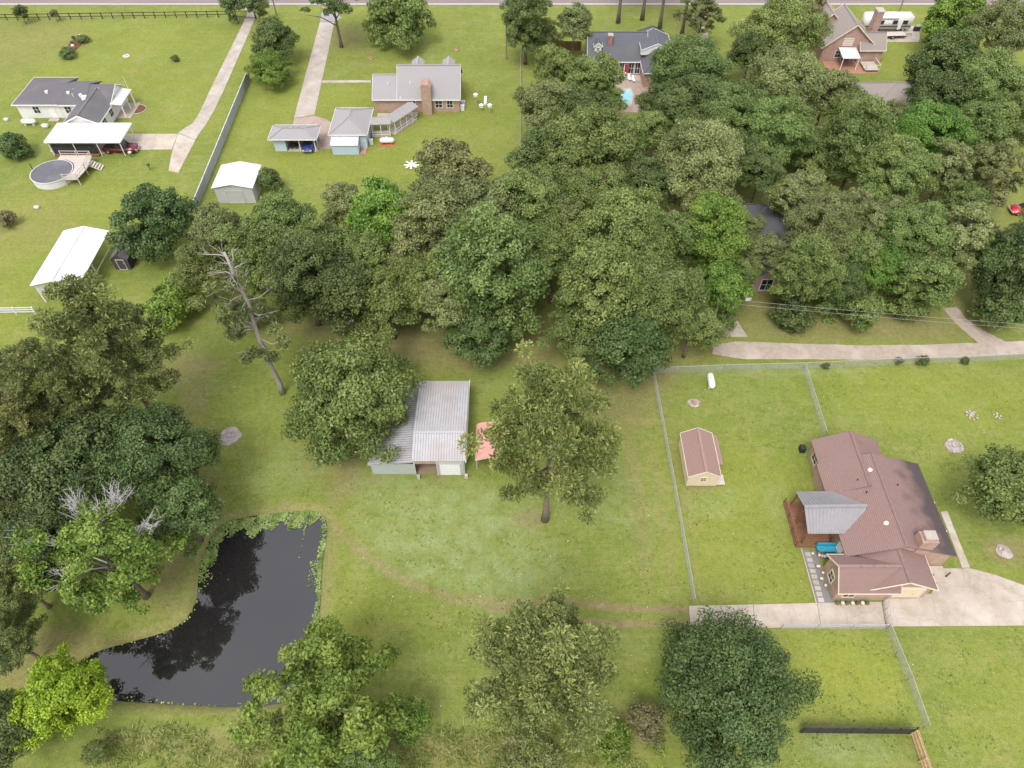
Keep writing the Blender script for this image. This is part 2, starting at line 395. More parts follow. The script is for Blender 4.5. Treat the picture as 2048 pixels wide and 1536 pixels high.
# ---- house parts
def wall_block(root, x0, x1, y0, y1, eave, ridge, axis, m, name='wall', z0=0., hip=False):
    if hip: return MB().box(x0, x1, y0, y1, z0, eave).build(name, m, root)
    if axis == 'x':
        ym = (y0 + y1) / 2
        return MB().prism([(y0, z0), (y1, z0), (y1, eave), (ym, ridge), (y0, eave)], 'x', x0, x1).build(name, m, root)
    xm = (x0 + x1) / 2
    return MB().prism([(x0, z0), (x1, z0), (x1, eave), (xm, ridge), (x0, eave)], 'y', y0, y1).build(name, m, root)
def gable(root, x0, x1, y0, y1, eave, ridge, axis, m, over=.4, rake=.25, th=.14, ribs=0, trim=None, cap=True, capm=None, name='roof', rakes=(1, 1), rc=None, ribm=None, stain=None):
    """gable roof; rc = ridge position across (defaults to the middle)"""
    lo, hi = (y0, y1) if axis == 'x' else (x0, x1)
    a0, a1 = (x0 - rake, x1 + rake) if axis == 'x' else (y0 - rake, y1 + rake)
    c = (lo + hi) / 2 if rc is None else rc
    s0, s1 = (ridge - eave) / (c - lo), (ridge - eave) / (hi - c)
    e0, e1 = eave - s0 * over, eave - s1 * over
    g = .02
    poly = [(lo - over, e0 + g), (c, ridge + g), (hi + over, e1 + g), (hi + over, e1 + th + g), (c, ridge + th + g), (lo - over, e0 + th + g)]
    ro = MB().prism(poly, axis, a0, a1).build(name, m, root)
    if stain:
        ro.data.materials.append(M[stain])
        for p in ro.data.polygons:
            if p.normal.x > .15 and p.normal.z > .3: p.material_index = 1
    def P(q, z, a): return (a, q, z) if axis == 'x' else (q, a, z)
    if ribs:
        mb = MB(); k = int((a1 - a0) / ribs)
        for i in range(k + 1):
            a = a0 + .04 + (a1 - a0 - .08) * i / k
            mb.bar(P(lo - over, e0 + th + g + .015, a), P(c, ridge + th + g + .015, a), .05, .04)
            mb.bar(P(hi + over, e1 + th + g + .015, a), P(c, ridge + th + g + .015, a), .05, .04)
        o = mb.build('rib', ribm or m, ro); o['kind'] = 'stuff'
    if cap:
        MB().bar(P(c, ridge + th + g + .02, a0), P(c, ridge + th + g + .02, a1), .3, .05).build('ridge_cap', capm or m, ro)
    if trim:
        mb = MB()
        mb.bar(P(lo - over - .03, e0 + th / 2 + g, a0 - .02), P(lo - over - .03, e0 + th / 2 + g, a1 + .02), .05, th + .05)
        mb.bar(P(hi + over + .03, e1 + th / 2 + g, a0 - .02), P(hi + over + .03, e1 + th / 2 + g, a1 + .02), .05, th + .05)
        for a, on in ((a0 - .025, rakes[0]), (a1 + .025, rakes[1])):
            if not on: continue
            mb.bar(P(lo - over, e0 + th / 2 + g + .03, a), P(c, ridge + th / 2 + g + .03, a), .05, th + .04)
            mb.bar(P(hi + over, e1 + th / 2 + g + .03, a), P(c, ridge + th / 2 + g + .03, a), .05, th + .04)
        mb.build('fascia', trim, ro)
    return ro
def hiproof(root, x0, x1, y0, y1, eave, ridge, m, over=.4, trim=None, capm=None, name='roof', run=None):
    X0, X1, Y0, Y1 = x0 - over, x1 + over, y0 - over, y1 + over
    w, h = X1 - X0, Y1 - Y0; r = min(w, h) / 2 if run is None else run
    if w >= h: ra, rb = (X0 + r, (Y0 + Y1) / 2, ridge), (X1 - r, (Y0 + Y1) / 2, ridge)
    else: ra, rb = ((X0 + X1) / 2, Y0 + r, ridge), ((X0 + X1) / 2, Y1 - r, ridge)
    if (Vector(ra) - Vector(rb)).length < .05: rb = (ra[0] + .05, ra[1], ra[2])
    b = eave - .1
    vs = [(X0, Y0, b), (X1, Y0, b), (X1, Y1, b), (X0, Y1, b), (X0, Y0, eave), (X1, Y0, eave), (X1, Y1, eave), (X0, Y1, eave), ra, rb]
    if w >= h: fs = [(4, 5, 9, 8), (5, 6, 9), (6, 7, 8, 9), (7, 4, 8)]
    else: fs = [(4, 5, 8), (5, 6, 9, 8), (6, 7, 9), (7, 4, 8, 9)]
    fs += [(3, 2, 1, 0), (0, 1, 5, 4), (1, 2, 6, 5), (2, 3, 7, 6), (3, 0, 4, 7)]
    ro = MB().add(vs, fs).build(name, m, root)
    mb = MB(); e = .03
    cs = [(X0, Y0), (X1, Y0), (X1, Y1), (X0, Y1)]
    tgt = [ra, rb, rb, ra] if w >= h else [ra, ra, rb, rb]
    for c, t in zip(cs, tgt): mb.bar((c[0], c[1], eave + e), (t[0], t[1], t[2] + e), .28, .05)
    mb.bar((ra[0], ra[1], ra[2] + e), (rb[0], rb[1], rb[2] + e), .28, .06)
    mb.build('ridge_cap', capm or m, ro)
    if trim:
        mb = MB()
        for i in range(4):
            c, q = cs[i], cs[(i + 1) % 4]
            dx, dy = (0, -.03) if i == 0 else ((.03, 0) if i == 1 else ((0, .03) if i == 2 else (-.03, 0)))
            mb.bar((c[0] + dx, c[1] + dy, eave - .05), (q[0] + dx, q[1] + dy, eave - .05), .05, .16)
        mb.build('fascia', trim, ro)
    return ro
def opening(root, x, y, z, w, h, face, kind='window', panem='glass', framem='white_paint', mull=True):
    """a window or door set proud of the wall at (x, y), sill height z, facing '+x','-x','+y','-y'"""
    def B(mb, a0, a1, z0, z1, d0, d1):
        s = 1 if face[0] == '+' else -1
        if face[1] == 'x': mb.box(min(x + s * d0, x + s * d1), max(x + s * d0, x + s * d1), y + a0, y + a1, z0, z1)
        else: mb.box(x + a0, x + a1, min(y + s * d0, y + s * d1), max(y + s * d0, y + s * d1), z0, z1)
        return mb
    o = B(MB(), -w / 2, w / 2, z, z + h, -.05, .03).build(kind, panem, root)
    mb = MB(); t = .09
    B(mb, -w / 2 - t, w / 2 + t, z + h, z + h + t, -.04, .07); B(mb, -w / 2 - t, w / 2 + t, z - t, z, -.04, .08)
    B(mb, -w / 2 - t, -w / 2, z, z + h, -.04, .07); B(mb, w / 2, w / 2 + t, z, z + h, -.04, .07)
    if mull and kind == 'window':
        B(mb, -.025, .025, z, z + h, .03, .055); B(mb, -w / 2, w / 2, z + h * .5 - .025, z + h * .5 + .025, .03, .05)
    mb.build('frame', framem, o)
    if kind == 'door':
        B(MB(), w * .3, w * .3 + .1, z + 1, z + 1.1, .03, .1).build('handle', 'rim_metal', o)
    return o
def posts(root, pts, z0, z1, w, m, name='post'):
    me = MB().box(-w / 2, w / 2, -w / 2, w / 2, 0, 1).mesh(name); me.materials.append(M[m])
    for x, y in pts:
        inst(name, me, root, (x - root.location.x, y - root.location.y, z0), scale=(1, 1, z1 - z0))

# ------------------------------------------------------------------ ground with the pond hollow
def fnoise(x, y, scale, seed, octs=4):
    g = np.random.RandomState(seed); out = np.zeros_like(x); amp = 1.; f = 1. / scale; tot = 0
    for o in range(octs):
        for k in range(5):
            a = g.rand() * 6.283; ph = g.rand() * 6.283; ff = f * (.7 + .6 * g.rand())
            out += amp * np.sin((x * math.cos(a) + y * math.sin(a)) * ff * 6.283 + ph) / 5
        tot += amp * .45; amp *= .55; f *= 2.1
    return out / tot
POND_PX = [(418, 1072), (442, 1042), (500, 1028), (560, 1022), (622, 1016), (650, 1028), (654, 1060), (643, 1120), (639, 1200), (636, 1265), (632, 1330), (610, 1392),
           (520, 1412), (430, 1411), (330, 1406), (215, 1398), (150, 1398), (140, 1340), (168, 1306), (260, 1280), (336, 1260), (376, 1230), (392, 1190), (393, 1150), (402, 1108)]
POND = [(G(u, v).x, G(u, v).y) for u, v in POND_PX]
def smooth_poly(p, it=2):
    for _ in range(it):
        q = []
        for i in range(len(p)):
            a, b = p[i], p[(i + 1) % len(p)]
            q += [(a[0] * .75 + b[0] * .25, a[1] * .75 + b[1] * .25), (a[0] * .25 + b[0] * .75, a[1] * .25 + b[1] * .75)]
        p = q
    return p
POND = smooth_poly(POND)
def poly_sd(px, py, poly):
    """signed distance, positive inside"""
    dmin = np.full(px.shape, 1e9); ins = np.zeros(px.shape, bool); n = len(poly)
    for i in range(n):
        ax, ay = poly[i]; bx, by = poly[(i + 1) % n]
        ex, ey = bx - ax, by - ay; wx, wy = px - ax, py - ay
        t = np.clip((wx * ex + wy * ey) / (ex * ex + ey * ey + 1e-12), 0, 1)
        dmin = np.minimum(dmin, (wx - ex * t) ** 2 + (wy - ey * t) ** 2)
        c = ((ay <= py) & (by > py)) | ((by <= py) & (ay > py))
        with np.errstate(divide='ignore', invalid='ignore'):
            xi = ax + (py - ay) / (by - ay) * ex
        ins ^= c & (px < xi)
    dd = np.sqrt(dmin)
    return np.where(ins, dd, -dd)
def line_d(px, py, pts):
    dmin = np.full(px.shape, 1e9)
    for (ax, ay), (bx, by) in zip(pts[:-1], pts[1:]):
        ex, ey = bx - ax, by - ay; wx, wy = px - ax, py - ay
        t = np.clip((wx * ex + wy * ey) / (ex * ex + ey * ey + 1e-12), 0, 1)
        dmin = np.minimum(dmin, (wx - ex * t) ** 2 + (wy - ey * t) ** 2)
    return np.sqrt(dmin)
far = np.array([150, 200, 300, 500, 900, 1600, 3000, 5000])
xs = np.concatenate([-far[::-1], np.arange(-128, -60, 1.), np.arange(-60, 60, .4), np.arange(60, 129, 1.), far])
ys = np.concatenate([-far[::-1] + 100, np.arange(-30, 12, 2.), np.arange(12, 72, .4), np.arange(72, 190, .9), far + 60])
ys = np.unique(np.round(ys, 3)); xs = np.unique(np.round(xs, 3))
GX, GY = np.meshgrid(xs, ys)
px, py = GX.ravel(), GY.ravel()
sd = poly_sd(px, py, POND)
gz = np.where(sd > -.6, -np.minimum(1.5, (sd + .6) * .75), 0.)
nz1 = fnoise(px, py, 3.0, 3); nz2 = fnoise(px, py, 14., 5)
dirt = np.zeros_like(px); lush = np.zeros_like(px); tone = np.zeros_like(px)
def stamp(arr, u, v, ru, rv, amt, rag=.5):
    c = G(u, v); rx = ru * mpp(u, v); p1, p2 = G(u, v - rv), G(u, v + rv); ry = abs(p1.y - p2.y) / 2
    dd = np.sqrt(((px - c.x) / rx) ** 2 + ((py - c.y) / ry) ** 2) + nz1 * rag * .45
    np.maximum(arr, amt * np.clip((1.15 - dd) / .6, 0, 1), out=arr)
for a in [(375, 735, 60, 40, .6), (388, 800, 40, 60, .5), (340, 850, 50, 30, .7), (820, 690, 75, 40, .8), (650, 655, 150, 22, .6), (930, 700, 130, 45, .7), (1060, 690, 70, 60, .7),
          (690, 905, 45, 40, .9), (690, 960, 35, 50, .6), (640, 900, 40, 60, .4), (1060, 1038, 45, 22, .7), (1245, 800, 85, 75, .6), (1290, 755, 70, 35, .7), (1275, 1000, 22, 190, .4), (1320, 1000, 14, 260, .3),
          (330, 1130, 50, 80, .7), (410, 965, 30, 40, .5), (345, 1210, 25, 25, .6), (120, 1285, 110, 35, .7), (60, 1330, 80, 60, .7), (655, 1180, 9, 130, .5), (1640, 660, 140, 28, .6), (1800, 655, 170, 28, .65),
          (2010, 1102, 45, 32, .85), (1390, 806, 16, 9, .95), (690, 75, 45, 28, .6), (740, 100, 15, 6, .5), (30, 90, 130, 60, .35), (60, 450, 110, 70, .3), (1690, 60, 60, 40, .1), (1660, 330, 90, 60, .2), (110, 80, 60, 50, .3),
          (430, 490, 60, 60, .7), (900, 660, 300, 60, .55), (1250, 690, 200, 60, .6), (1500, 620, 150, 60, .5), (1750, 560, 300, 120, .45), (1300, 330, 300, 150, .35), (1800, 350, 260, 150, .35),
          (880, 955, 20, 20, .5), (760, 955, 30, 12, .5), (300, 1480, 120, 30, .5), (900, 1500, 220, 40, .65), (500, 1490, 260, 40, .55), (1270, 1450, 60, 60, .5), (572, 1010, 6, 14, .9), (1640, 1450, 60, 8, .5), (1395, 975, 40, 10, .5)]: stamp(dirt, *a)
for a in [(900, 1060, 190, 110, .8), (1000, 1130, 150, 90, .7), (760, 970, 90, 60, .6), (880, 1120, 80, 60, .9), (560, 940, 90, 60, .4), (1200, 960, 80, 90, .4), (1430, 1000, 60, 40, .5), (1490, 740, 250, 14, .6), (860, 1470, 160, 30, .3), (1700, 1500, 130, 40, .6), (1560, 1010, 40, 50, .3)]: stamp(lush, *a)
for a in [(1520, 1050, 180, 200, .7), (1690, 1360, 150, 100, 1.), (1850, 800, 300, 70, .6), (1830, 100, 130, 100, .7), (700, 230, 400, 90, .45), (300, 120, 350, 100, .4), (150, 450, 200, 120, .5), (700, 1250, 90, 120, .55), (1980, 1400, 120, 140, .35), (700, 330, 250, 40, .7), (30, 600, 60, 80, .6)]: stamp(tone, *a)
def track(arr, pts, w, amt):
    q = [(G(u, v).x, G(u, v).y) for u, v in pts]
    dd = line_d(px, py, q) + nz1 * w * .35
    np.maximum(arr, amt * np.clip((w * 1.1 - dd) / (w * .7), 0, 1), out=arr)
track(dirt, [(650, 1030), (700, 1085), (760, 1130), (830, 1170), (900, 1195), (980, 1205), (1090, 1208)], .55, .8)
track(dirt, [(1090, 1195), (1150, 1205), (1215, 1214), (1290, 1218), (1385, 1219)], .4, 1.45)
track(dirt, [(980, 1215), (1080, 1232), (1170, 1244), (1260, 1247), (1385, 1248)], .4, 1.2)
track(dirt, [(1327, 750), (1350, 880), (1380, 1040), (1402, 1200)], .35, .35)
for pts in ([(316, 75), (300, 100), (275, 125), (258, 155)], [(140, 60), (80, 100), (30, 140)]): track(dirt, pts, .5, .45)
lushness = np.clip(lush + .15 * nz2, 0, 1); dirt = np.clip(dirt + .05 * nz1, 0, 1.5)
bank = np.clip(1 - np.abs(sd + .35) / .7, 0, 1); dirt = np.maximum(dirt, bank * .75)
def grid_mesh(name, X, Y, Z):
    ny, nx = X.shape; me = bpy.data.meshes.new(name)
    co = np.stack([X.ravel(), Y.ravel(), Z.ravel()], 1).astype(np.float32)
    i = np.arange(nx * ny).reshape(ny, nx)
    f = np.stack([i[:-1, :-1], i[:-1, 1:], i[1:, 1:], i[1:, :-1]], -1).reshape(-1, 4)
    return quads_mesh(me, co, f)
def quads_mesh(me, co, f):
    n = len(f)
    me.vertices.add(len(co)); me.vertices.foreach_set('co', np.asarray(co, np.float32).ravel())
    me.loops.add(n * 4); me.loops.foreach_set('vertex_index', np.asarray(f, np.int32).ravel())
    me.polygons.add(n); me.polygons.foreach_set('loop_start', np.arange(0, n * 4, 4, dtype=np.int32))
    me.polygons.foreach_set('loop_total', np.full(n, 4, np.int32))
    me.update(); me.validate()
    return me
gm = grid_mesh('ground', GX, GY, gz.reshape(GX.shape))
for nm, arr in (('dirt', dirt), ('lush', lushness), ('tone', tone)):
    at = gm.attributes.new(nm, 'FLOAT', 'POINT'); at.data.foreach_set('value', arr.astype(np.float32))
gm.polygons.foreach_set('use_smooth', np.ones(len(gm.polygons), bool))
def ground_material():
    m = bpy.data.materials.new('lawn'); m.use_nodes = True
    n, l = m.node_tree.nodes, m.node_tree.links; b = n['Principled BSDF']
    b.inputs['Roughness'].default_value = .95; b.inputs['Specular IOR Level'].default_value = .12
    tc = n.new('ShaderNodeTexCoord')
    def noise(scale, detail=4, st=(1, 1, 1), rough=.6):
        mp = n.new('ShaderNodeMapping'); mp.inputs['Scale'].default_value = st; l.new(tc.outputs['Object'], mp.inputs[0])
        z = n.new('ShaderNodeTexNoise'); z.inputs['Scale'].default_value = scale; z.inputs['Detail'].default_value = detail; z.inputs['Roughness'].default_value = rough
        l.new(mp.outputs[0], z.inputs[0]); return z.outputs[0]
    def ramp(inp, p0, p1, c0=(0, 0, 0), c1=(1, 1, 1)):
        r = n.new('ShaderNodeValToRGB'); r.color_ramp.elements[0].position, r.color_ramp.elements[1].position = p0, p1
        r.color_ramp.elements[0].color = (*c0, 1); r.color_ramp.elements[1].color = (*c1, 1); l.new(inp, r.inputs[0]); return r.outputs[0]
    def mix(f, a, bb, mode='MIX'):
        x = n.new('ShaderNodeMixRGB'); x.blend_type = mode
        for k, s in ((0, f), (1, a), (2, bb)):
            if isinstance(s, (int, float)): x.inputs[k].default_value = s
            elif isinstance(s, tuple): x.inputs[k].default_value = (*s, 1)
            else: l.new(s, x.inputs[k])
        return x.outputs[0]
    def attr(nm):
        a = n.new('ShaderNodeAttribute'); a.attribute_name = nm; return a.outputs['Fac']
    def mul(a, k):
        x = n.new('ShaderNodeMath'); x.operation = 'MULTIPLY'; l.new(a, x.inputs[0])
        if isinstance(k, float): x.inputs[1].default_value = k
        else: l.new(k, x.inputs[1])
        return x.outputs[0]
    grass = mix(ramp(noise(.07, 5), .35, .68), GRASS_A, GRASS_B)
    grass = mix(mul(ramp(noise(.33, 5, (1, 1, 1), .7), .47, .68), .6), grass, GRASS_DRY)
    grass = mix(mul(ramp(noise(1.0, 5, (.09, 1.5, 1), .75), .5, .74), .6), grass, GRASS_DRY)        # mowing streaks
    grass = mix(mul(ramp(noise(.9, 6, (1, 1, 1), .75), .5, .68), .6), grass, GRASS_DEEP)
    grass = mix(mul(attr('tone'), .55), grass, GRASS_YEL)
    grass = mix(mul(mul(attr('lush'), ramp(noise(.5, 5), .3, .62)), .9), grass, GRASS_PALE)
    soil = mix(ramp(noise(.8, 6), .35, .7), (.25, .175, .10), (.36, .265, .17))
    df = mul(mul(attr('dirt'), .66), ramp(noise(1.2, 6, (1, 1, 1), .75), .2, .5))
    c = mix(df, grass, soil)
    c = mix(.5, c, ramp(noise(2.1, 5, (1, 1, 1), .8), .32, .7, (.55, .6, .5), (1.35, 1.28, 1.3)), 'MULTIPLY')
    c = mix(.5, c, ramp(noise(7, 3, (1, 1, 1), .8), .3, .72, (.45, .45, .45), (1.4, 1.4, 1.4)), 'MULTIPLY')
    c = mix(.22, c, ramp(noise(28, 2), .3, .7, (.45, .45, .45), (1.4, 1.4, 1.4)), 'MULTIPLY')
    l.new(c, b.inputs['Base Color'])
    bp = n.new('ShaderNodeBump'); bp.inputs['Strength'].default_value = .55; bp.inputs['Distance'].default_value = .08
    l.new(noise(6, 4, (1, 1, 1), .8), bp.inputs['Height']); l.new(bp.outputs[0], b.inputs['Normal'])
    M['lawn'] = m
    return m
GRASS_A, GRASS_B = (.170, .215, .044), (.225, .26, .055)
GRASS_DRY, GRASS_DEEP, GRASS_YEL, GRASS_PALE = (.29, .285, .10), (.115, .172, .028), (.255, .28, .042), (.28, .345, .15)
gm.materials.append(ground_material())
go = bpy.data.objects.new('ground', gm); col.objects.link(go); struct(go, 'mown grass with dry streaks and bare soil patches')

# pond water: one sheet just inside the hollow
def water_material():
    m = bpy.data.materials.new('pond_water'); m.use_nodes = True
    n, l = m.node_tree.nodes, m.node_tree.links; b = n['Principled BSDF']
    b.inputs['Base Color'].default_value = (.012, .011, .012, 1); b.inputs['Roughness'].default_value = .02; b.inputs['IOR'].default_value = 1.8
    tc = n.new('ShaderNodeTexCoord'); nz = n.new('ShaderNodeTexNoise'); nz.inputs['Scale'].default_value = .9; nz.inputs['Detail'].default_value = 4
    l.new(tc.outputs['Object'], nz.inputs[0])
    nz2 = n.new('ShaderNodeTexNoise'); nz2.inputs['Scale'].default_value = .15; nz2.inputs['Detail'].default_value = 4; l.new(tc.outputs['Object'], nz2.inputs[0])
    rp = n.new('ShaderNodeValToRGB'); rp.color_ramp.elements[0].color = (.010, .009, .010, 1); rp.color_ramp.elements[1].color = (.022, .020, .019, 1)
    l.new(nz2.outputs[0], rp.inputs[0]); l.new(rp.outputs[0], b.inputs['Base Color'])
    bp = n.new('ShaderNodeBump'); bp.inputs['Strength'].default_value = .03; bp.inputs['Distance'].default_value = .05
    l.new(nz.outputs[0], bp.inputs['Height']); l.new(bp.outputs[0], b.inputs['Normal'])
    M['pond_water'] = m
water_material()
wme = bpy.data.meshes.new('pond_water')
wme.from_pydata([(x, y, -.42) for x, y in POND], [], [tuple(range(len(POND)))])
wme.materials.append(M['pond_water'])
wo = bpy.data.objects.new('pond_water', wme); col.objects.link(wo); struct(wo, 'still dark pond water reflecting trees and grey sky')

# ------------------------------------------------------------------ roads, drives, paths
def gp(pts, z=0.): return [tuple(G(u, v, z)) for u, v in pts]
struct(MB().box(-400, 400, 164.2, 173.5, -.1, .03).build('road', 'asphalt'))
rd = bpy.data.objects['road']
for yy, w, m in ((164.75, .28, 'line_white'), (172.9, .28, 'line_white'), (168.75, .12, 'line_yellow'), (169.05, .12, 'line_yellow')):
    MB().box(-400, 400, yy - w / 2, yy + w / 2, .034, .038).build('road_marking', m, rd)
struct(MB().box(-400, -70, 175.0, 181, -.1, .012).build('verge', 'sand'))
def slabs(name, m, left, right, seg, gap=.025, z=.05):
    """concrete strip between two edge polylines (photo pixels), cast in slabs"""
    L = [Vector(G(*p)) for p in left]; Rr = [Vector(G(*p)) for p in right]
    def cum(P):
        s = [0]
        for a, b in zip(P[:-1], P[1:]): s.append(s[-1] + (b - a).length)
        return s
    def at(P, S, f):
        q = f * S[-1]
        for i in range(len(P) - 1):
            if q <= S[i + 1] + 1e-6:
                return P[i].lerp(P[i + 1], (q - S[i]) / max(1e-6, S[i + 1] - S[i]))
        return P[-1]
    SL, SR = cum(L), cum(Rr); n = max(1, round(max(SL[-1], SR[-1]) / seg))
    root = bpy.data.objects.new(name, None); col.objects.link(root); root.location = L[0]; struct(root)
    g = gap / max(SL[-1], .1)
    for i in range(n):
        f0, f1 = i / n + g / 2, (i + 1) / n - g / 2
        ff = [f0 + (f1 - f0) * q / (40 if n == 1 else 2) for q in range(41 if n == 1 else 3)]
        jit = (lambda: Vector((rnd.uniform(-.05, .05), rnd.uniform(-.08, .08), 0))) if m == 'gravel' else (lambda: Vector((0, 0, 0)))
        lp = [at(L, SL, f) + jit() for f in ff]; rp_ = [at(Rr, SR, f) + jit() for f in ff[::-1]]
        MB().prism([(p.x, p.y) for p in lp + rp_], 'z', -.06, z + rnd.uniform(-.004, .004)).build('slab', m, root)
    return root
slabs('driveway', 'concrete_grey', [(491, 37), (470, 80), (445, 130), (418, 185), (399, 226), (387, 246), (360, 262), (357, 266)],
      [(510, 37), (492, 80), (470, 130), (446, 185), (428, 222), (414, 246), (398, 268), (391, 280)], 3.6)['label'] = 'long pale concrete driveway curving from the gate'
slabs('driveway', 'concrete', [(357, 267), (345, 300), (337, 342)], [(391, 281), (378, 305), (357, 346)], 3.)['label'] = 'cracked concrete spur at the end of the left driveway'
slabs('parking_pad', 'concrete', [(100, 304), (180, 307), (250, 307), (275, 300), (344, 299)], [(110, 256), (180, 260), (250, 268), (275, 268), (356, 268)], 4.)
slabs('driveway', 'concrete_grey', [(640, 44), (623, 107), (607, 165), (588, 236)], [(669, 44), (656, 107), (643, 165), (629, 230)], 2.6)['label'] = 'jointed concrete driveway to the brick house'
sheet('driveway_apron', 'asphalt_grey', gp([(640, 43), (670, 43), (683, 36), (668, 16), (645, 14), (643, 28)]), .03)['kind'] = 'structure'
sheet('driveway_apron', 'concrete_grey', gp([(492, 36), (510, 36), (514, 22), (520, 15), (488, 15), (494, 24)]), .03)['kind'] = 'structure'
slabs('parking_pad', 'concrete_pink', [(588, 237), (584, 260), (640, 298)], [(629, 232), (662, 241), (664, 298)], 4.)
slabs('footpath', 'concrete', [(644, 166), (742, 165)], [(645, 161), (742, 161)], 1.6)
slabs('concrete_strip', 'concrete', [(1381, 1256), (1480, 1256), (1640, 1255), (1771, 1253)], [(1377, 1212), (1480, 1210), (1640, 1206), (1763, 1204)], 6.6, .05)
dv_ = struct(sheet('driveway', 'concrete', gp([(1772.5, 1253), (1765, 1204), (1776, 1191), (1862, 1188), (1874, 1165), (1866, 1137), (1940, 1137), (1990, 1150), (2048, 1171), (2120, 1193), (2420, 1196), (2420, 1249)]), .05, .11)); dv_['label'] = 'wide pale concrete driveway in front of the brown roofed house'
slabs('footpath', 'concrete', [(1881, 1024), (1905, 1085), (1924, 1136)], [(1894, 1022), (1915, 1075), (1940, 1136)], 1.6)
slabs('lane', 'gravel', [(1425, 708), (1480, 718), (1600, 719), (1750, 719), (1900, 716), (2048, 708), (2300, 700)], [(1428, 688), (1480, 683), (1600, 688), (1750, 691), (1900, 688), (2048, 682), (2300, 676)], 400, z=.012)['label'] = 'pale gravel lane running to the right edge'
slabs('lane', 'gravel', [(1962, 690), (1935, 668), (1905, 640), (1885, 615)], [(2022, 688), (1965, 660), (1935, 640), (1915, 615)], 400, z=.016)['label'] = 'short gravel branch of the lane going up into trees'
slabs('slab_foundation', 'concrete', [(1418, 672), (1495, 674)], [(1412, 640), (1470, 634)], 3.)['label'] = 'concrete slab at the left end of the gravel lane'
slabs('path', 'gravel', [(1404, 85), (1400, 30)], [(1416, 85), (1414, 30)], 300, z=.012)

# ------------------------------------------------------------------ buildings
# white ranch house with dark roof
h = thing('ranch_house', 'white ranch house with dark grey shingle roof beside the white carport', 'house', (-80, 119, 0))
MB().box(-88.2, -80.6, 118.4, 127.2, 0, 2.68).build('wall', 'white_siding', h)
e_ = [(-88.6, 118.0, 2.6), (-80.4, 118.0, 2.6), (-80.4, 127.6, 2.6), (-88.6, 127.6, 2.6)]
r0_ = MB().add(e_ + [(x, y, z + .14) for x, y, z in e_] + [(-84.4, 122.3, 4.25), (-80.4, 122.3, 4.25)],
         [(3, 2, 1, 0), (0, 1, 5, 4), (2, 3, 7, 6), (3, 0, 4, 7), (4, 5, 9, 8), (6, 7, 8, 9), (7, 4, 8), (1, 2, 6, 9, 5)]).build('roof', 'shingle_dark', h)
mb = MB(); mb.box(-88.66, -80.4, 117.94, 118.0, 2.58, 2.78); mb.box(-88.66, -80.4, 127.6, 127.66, 2.58, 2.78); mb.box(-88.66, -88.6, 118.0, 127.6, 2.58, 2.78); mb.build('fascia', 'white_paint', r0_)
for x0, x1, y1 in ((-80.59, -75.6, 126.0), (-75.59, -71.3, 124.7)):
    wall_block(h, x0, x1, 118.45, y1, 2.7, 4.2, 'x', 'white_siding', hip=True)
    gable(h, x0, x1, 118.42, y1, 2.7, 4.2 if y1 > 125 else 4.12, 'x', 'shingle_dark', trim='white_paint' if x1 > -72 else None, rake=.22 if x1 > -72 else .02, rc=122.3, rakes=(0, 1), cap=False)
MB().box(-80.35, -76.0, 117.95, 118.0, 2.5, 2.72).build('fascia', 'white_paint', h)
MB().prism([(118.5, 2.68), (124.6, 2.68), (122.3, 4.08)], 'x', -71.5, -71.32).build('gable_wall', 'white_siding', h)
wall_block(h, -76.9, -71.35, 112.3, 121.2, 2.65, 3.95, 'y', 'white_siding')
gable(h, -76.9, -71.35, 112.3, 121.2, 2.65, 3.95, 'y', 'shingle_dark', trim='white_paint')
for x in (-84.9, -79.2): opening(h, x, 118.4, 1., 1.1, 1.2, '-y')
opening(h, -82.2, 118.4, .12, .95, 2.0, '-y', 'door', 'white_paint')
MB().box(-83.1, -81.3, 117.2, 118.38, 0, .15).build('step', 'concrete', h)
for y in (120.6, 117.6, 114.5): opening(h, -71.35, y, .9, 1.2, 1.3, '+x')
MB().box(-71.3, -68.6, 118.2, 123.4, 0, .14).build('porch_slab', 'concrete', h)
MB().add([(-71.2, 118.2, 2.75), (-69.3, 118.2, 2.5), (-69.3, 123.6, 2.5), (-71.2, 123.6, 2.75), (-71.2, 118.2, 2.87), (-69.3, 118.2, 2.62), (-69.3, 123.6, 2.62), (-71.2, 123.6, 2.87)],
         [(3, 2, 1, 0), (4, 5, 6, 7), (0, 1, 5, 4), (1, 2, 6, 5), (2, 3, 7, 6), (3, 0, 4, 7)]).build('porch_roof', 'white_metal', h)
posts(h, [(-69.5, 118.5), (-69.5, 121), (-69.5, 123.3)], .14, 2.52, .14, 'white_paint')
for x, y, z in ((-82.9, 120.6, 3.7), (-79.0, 120.4, 3.62), (-76.7, 119.9, 3.45)): MB().cbox(x, y, z - .15, .45, .45, .42).build('roof_vent', 'white_paint', h)
for x, y in ((-77.9, 119.6), (-78.3, 121.2)): MB().disc(x, y, 3.1, 4.05, .06, 8).build('vent_pipe', 'plastic_white', h)
MB().cbox(-75.6, 118.9, 3.0, .8, .8, .9).build('chimney', 'white_paint', h)
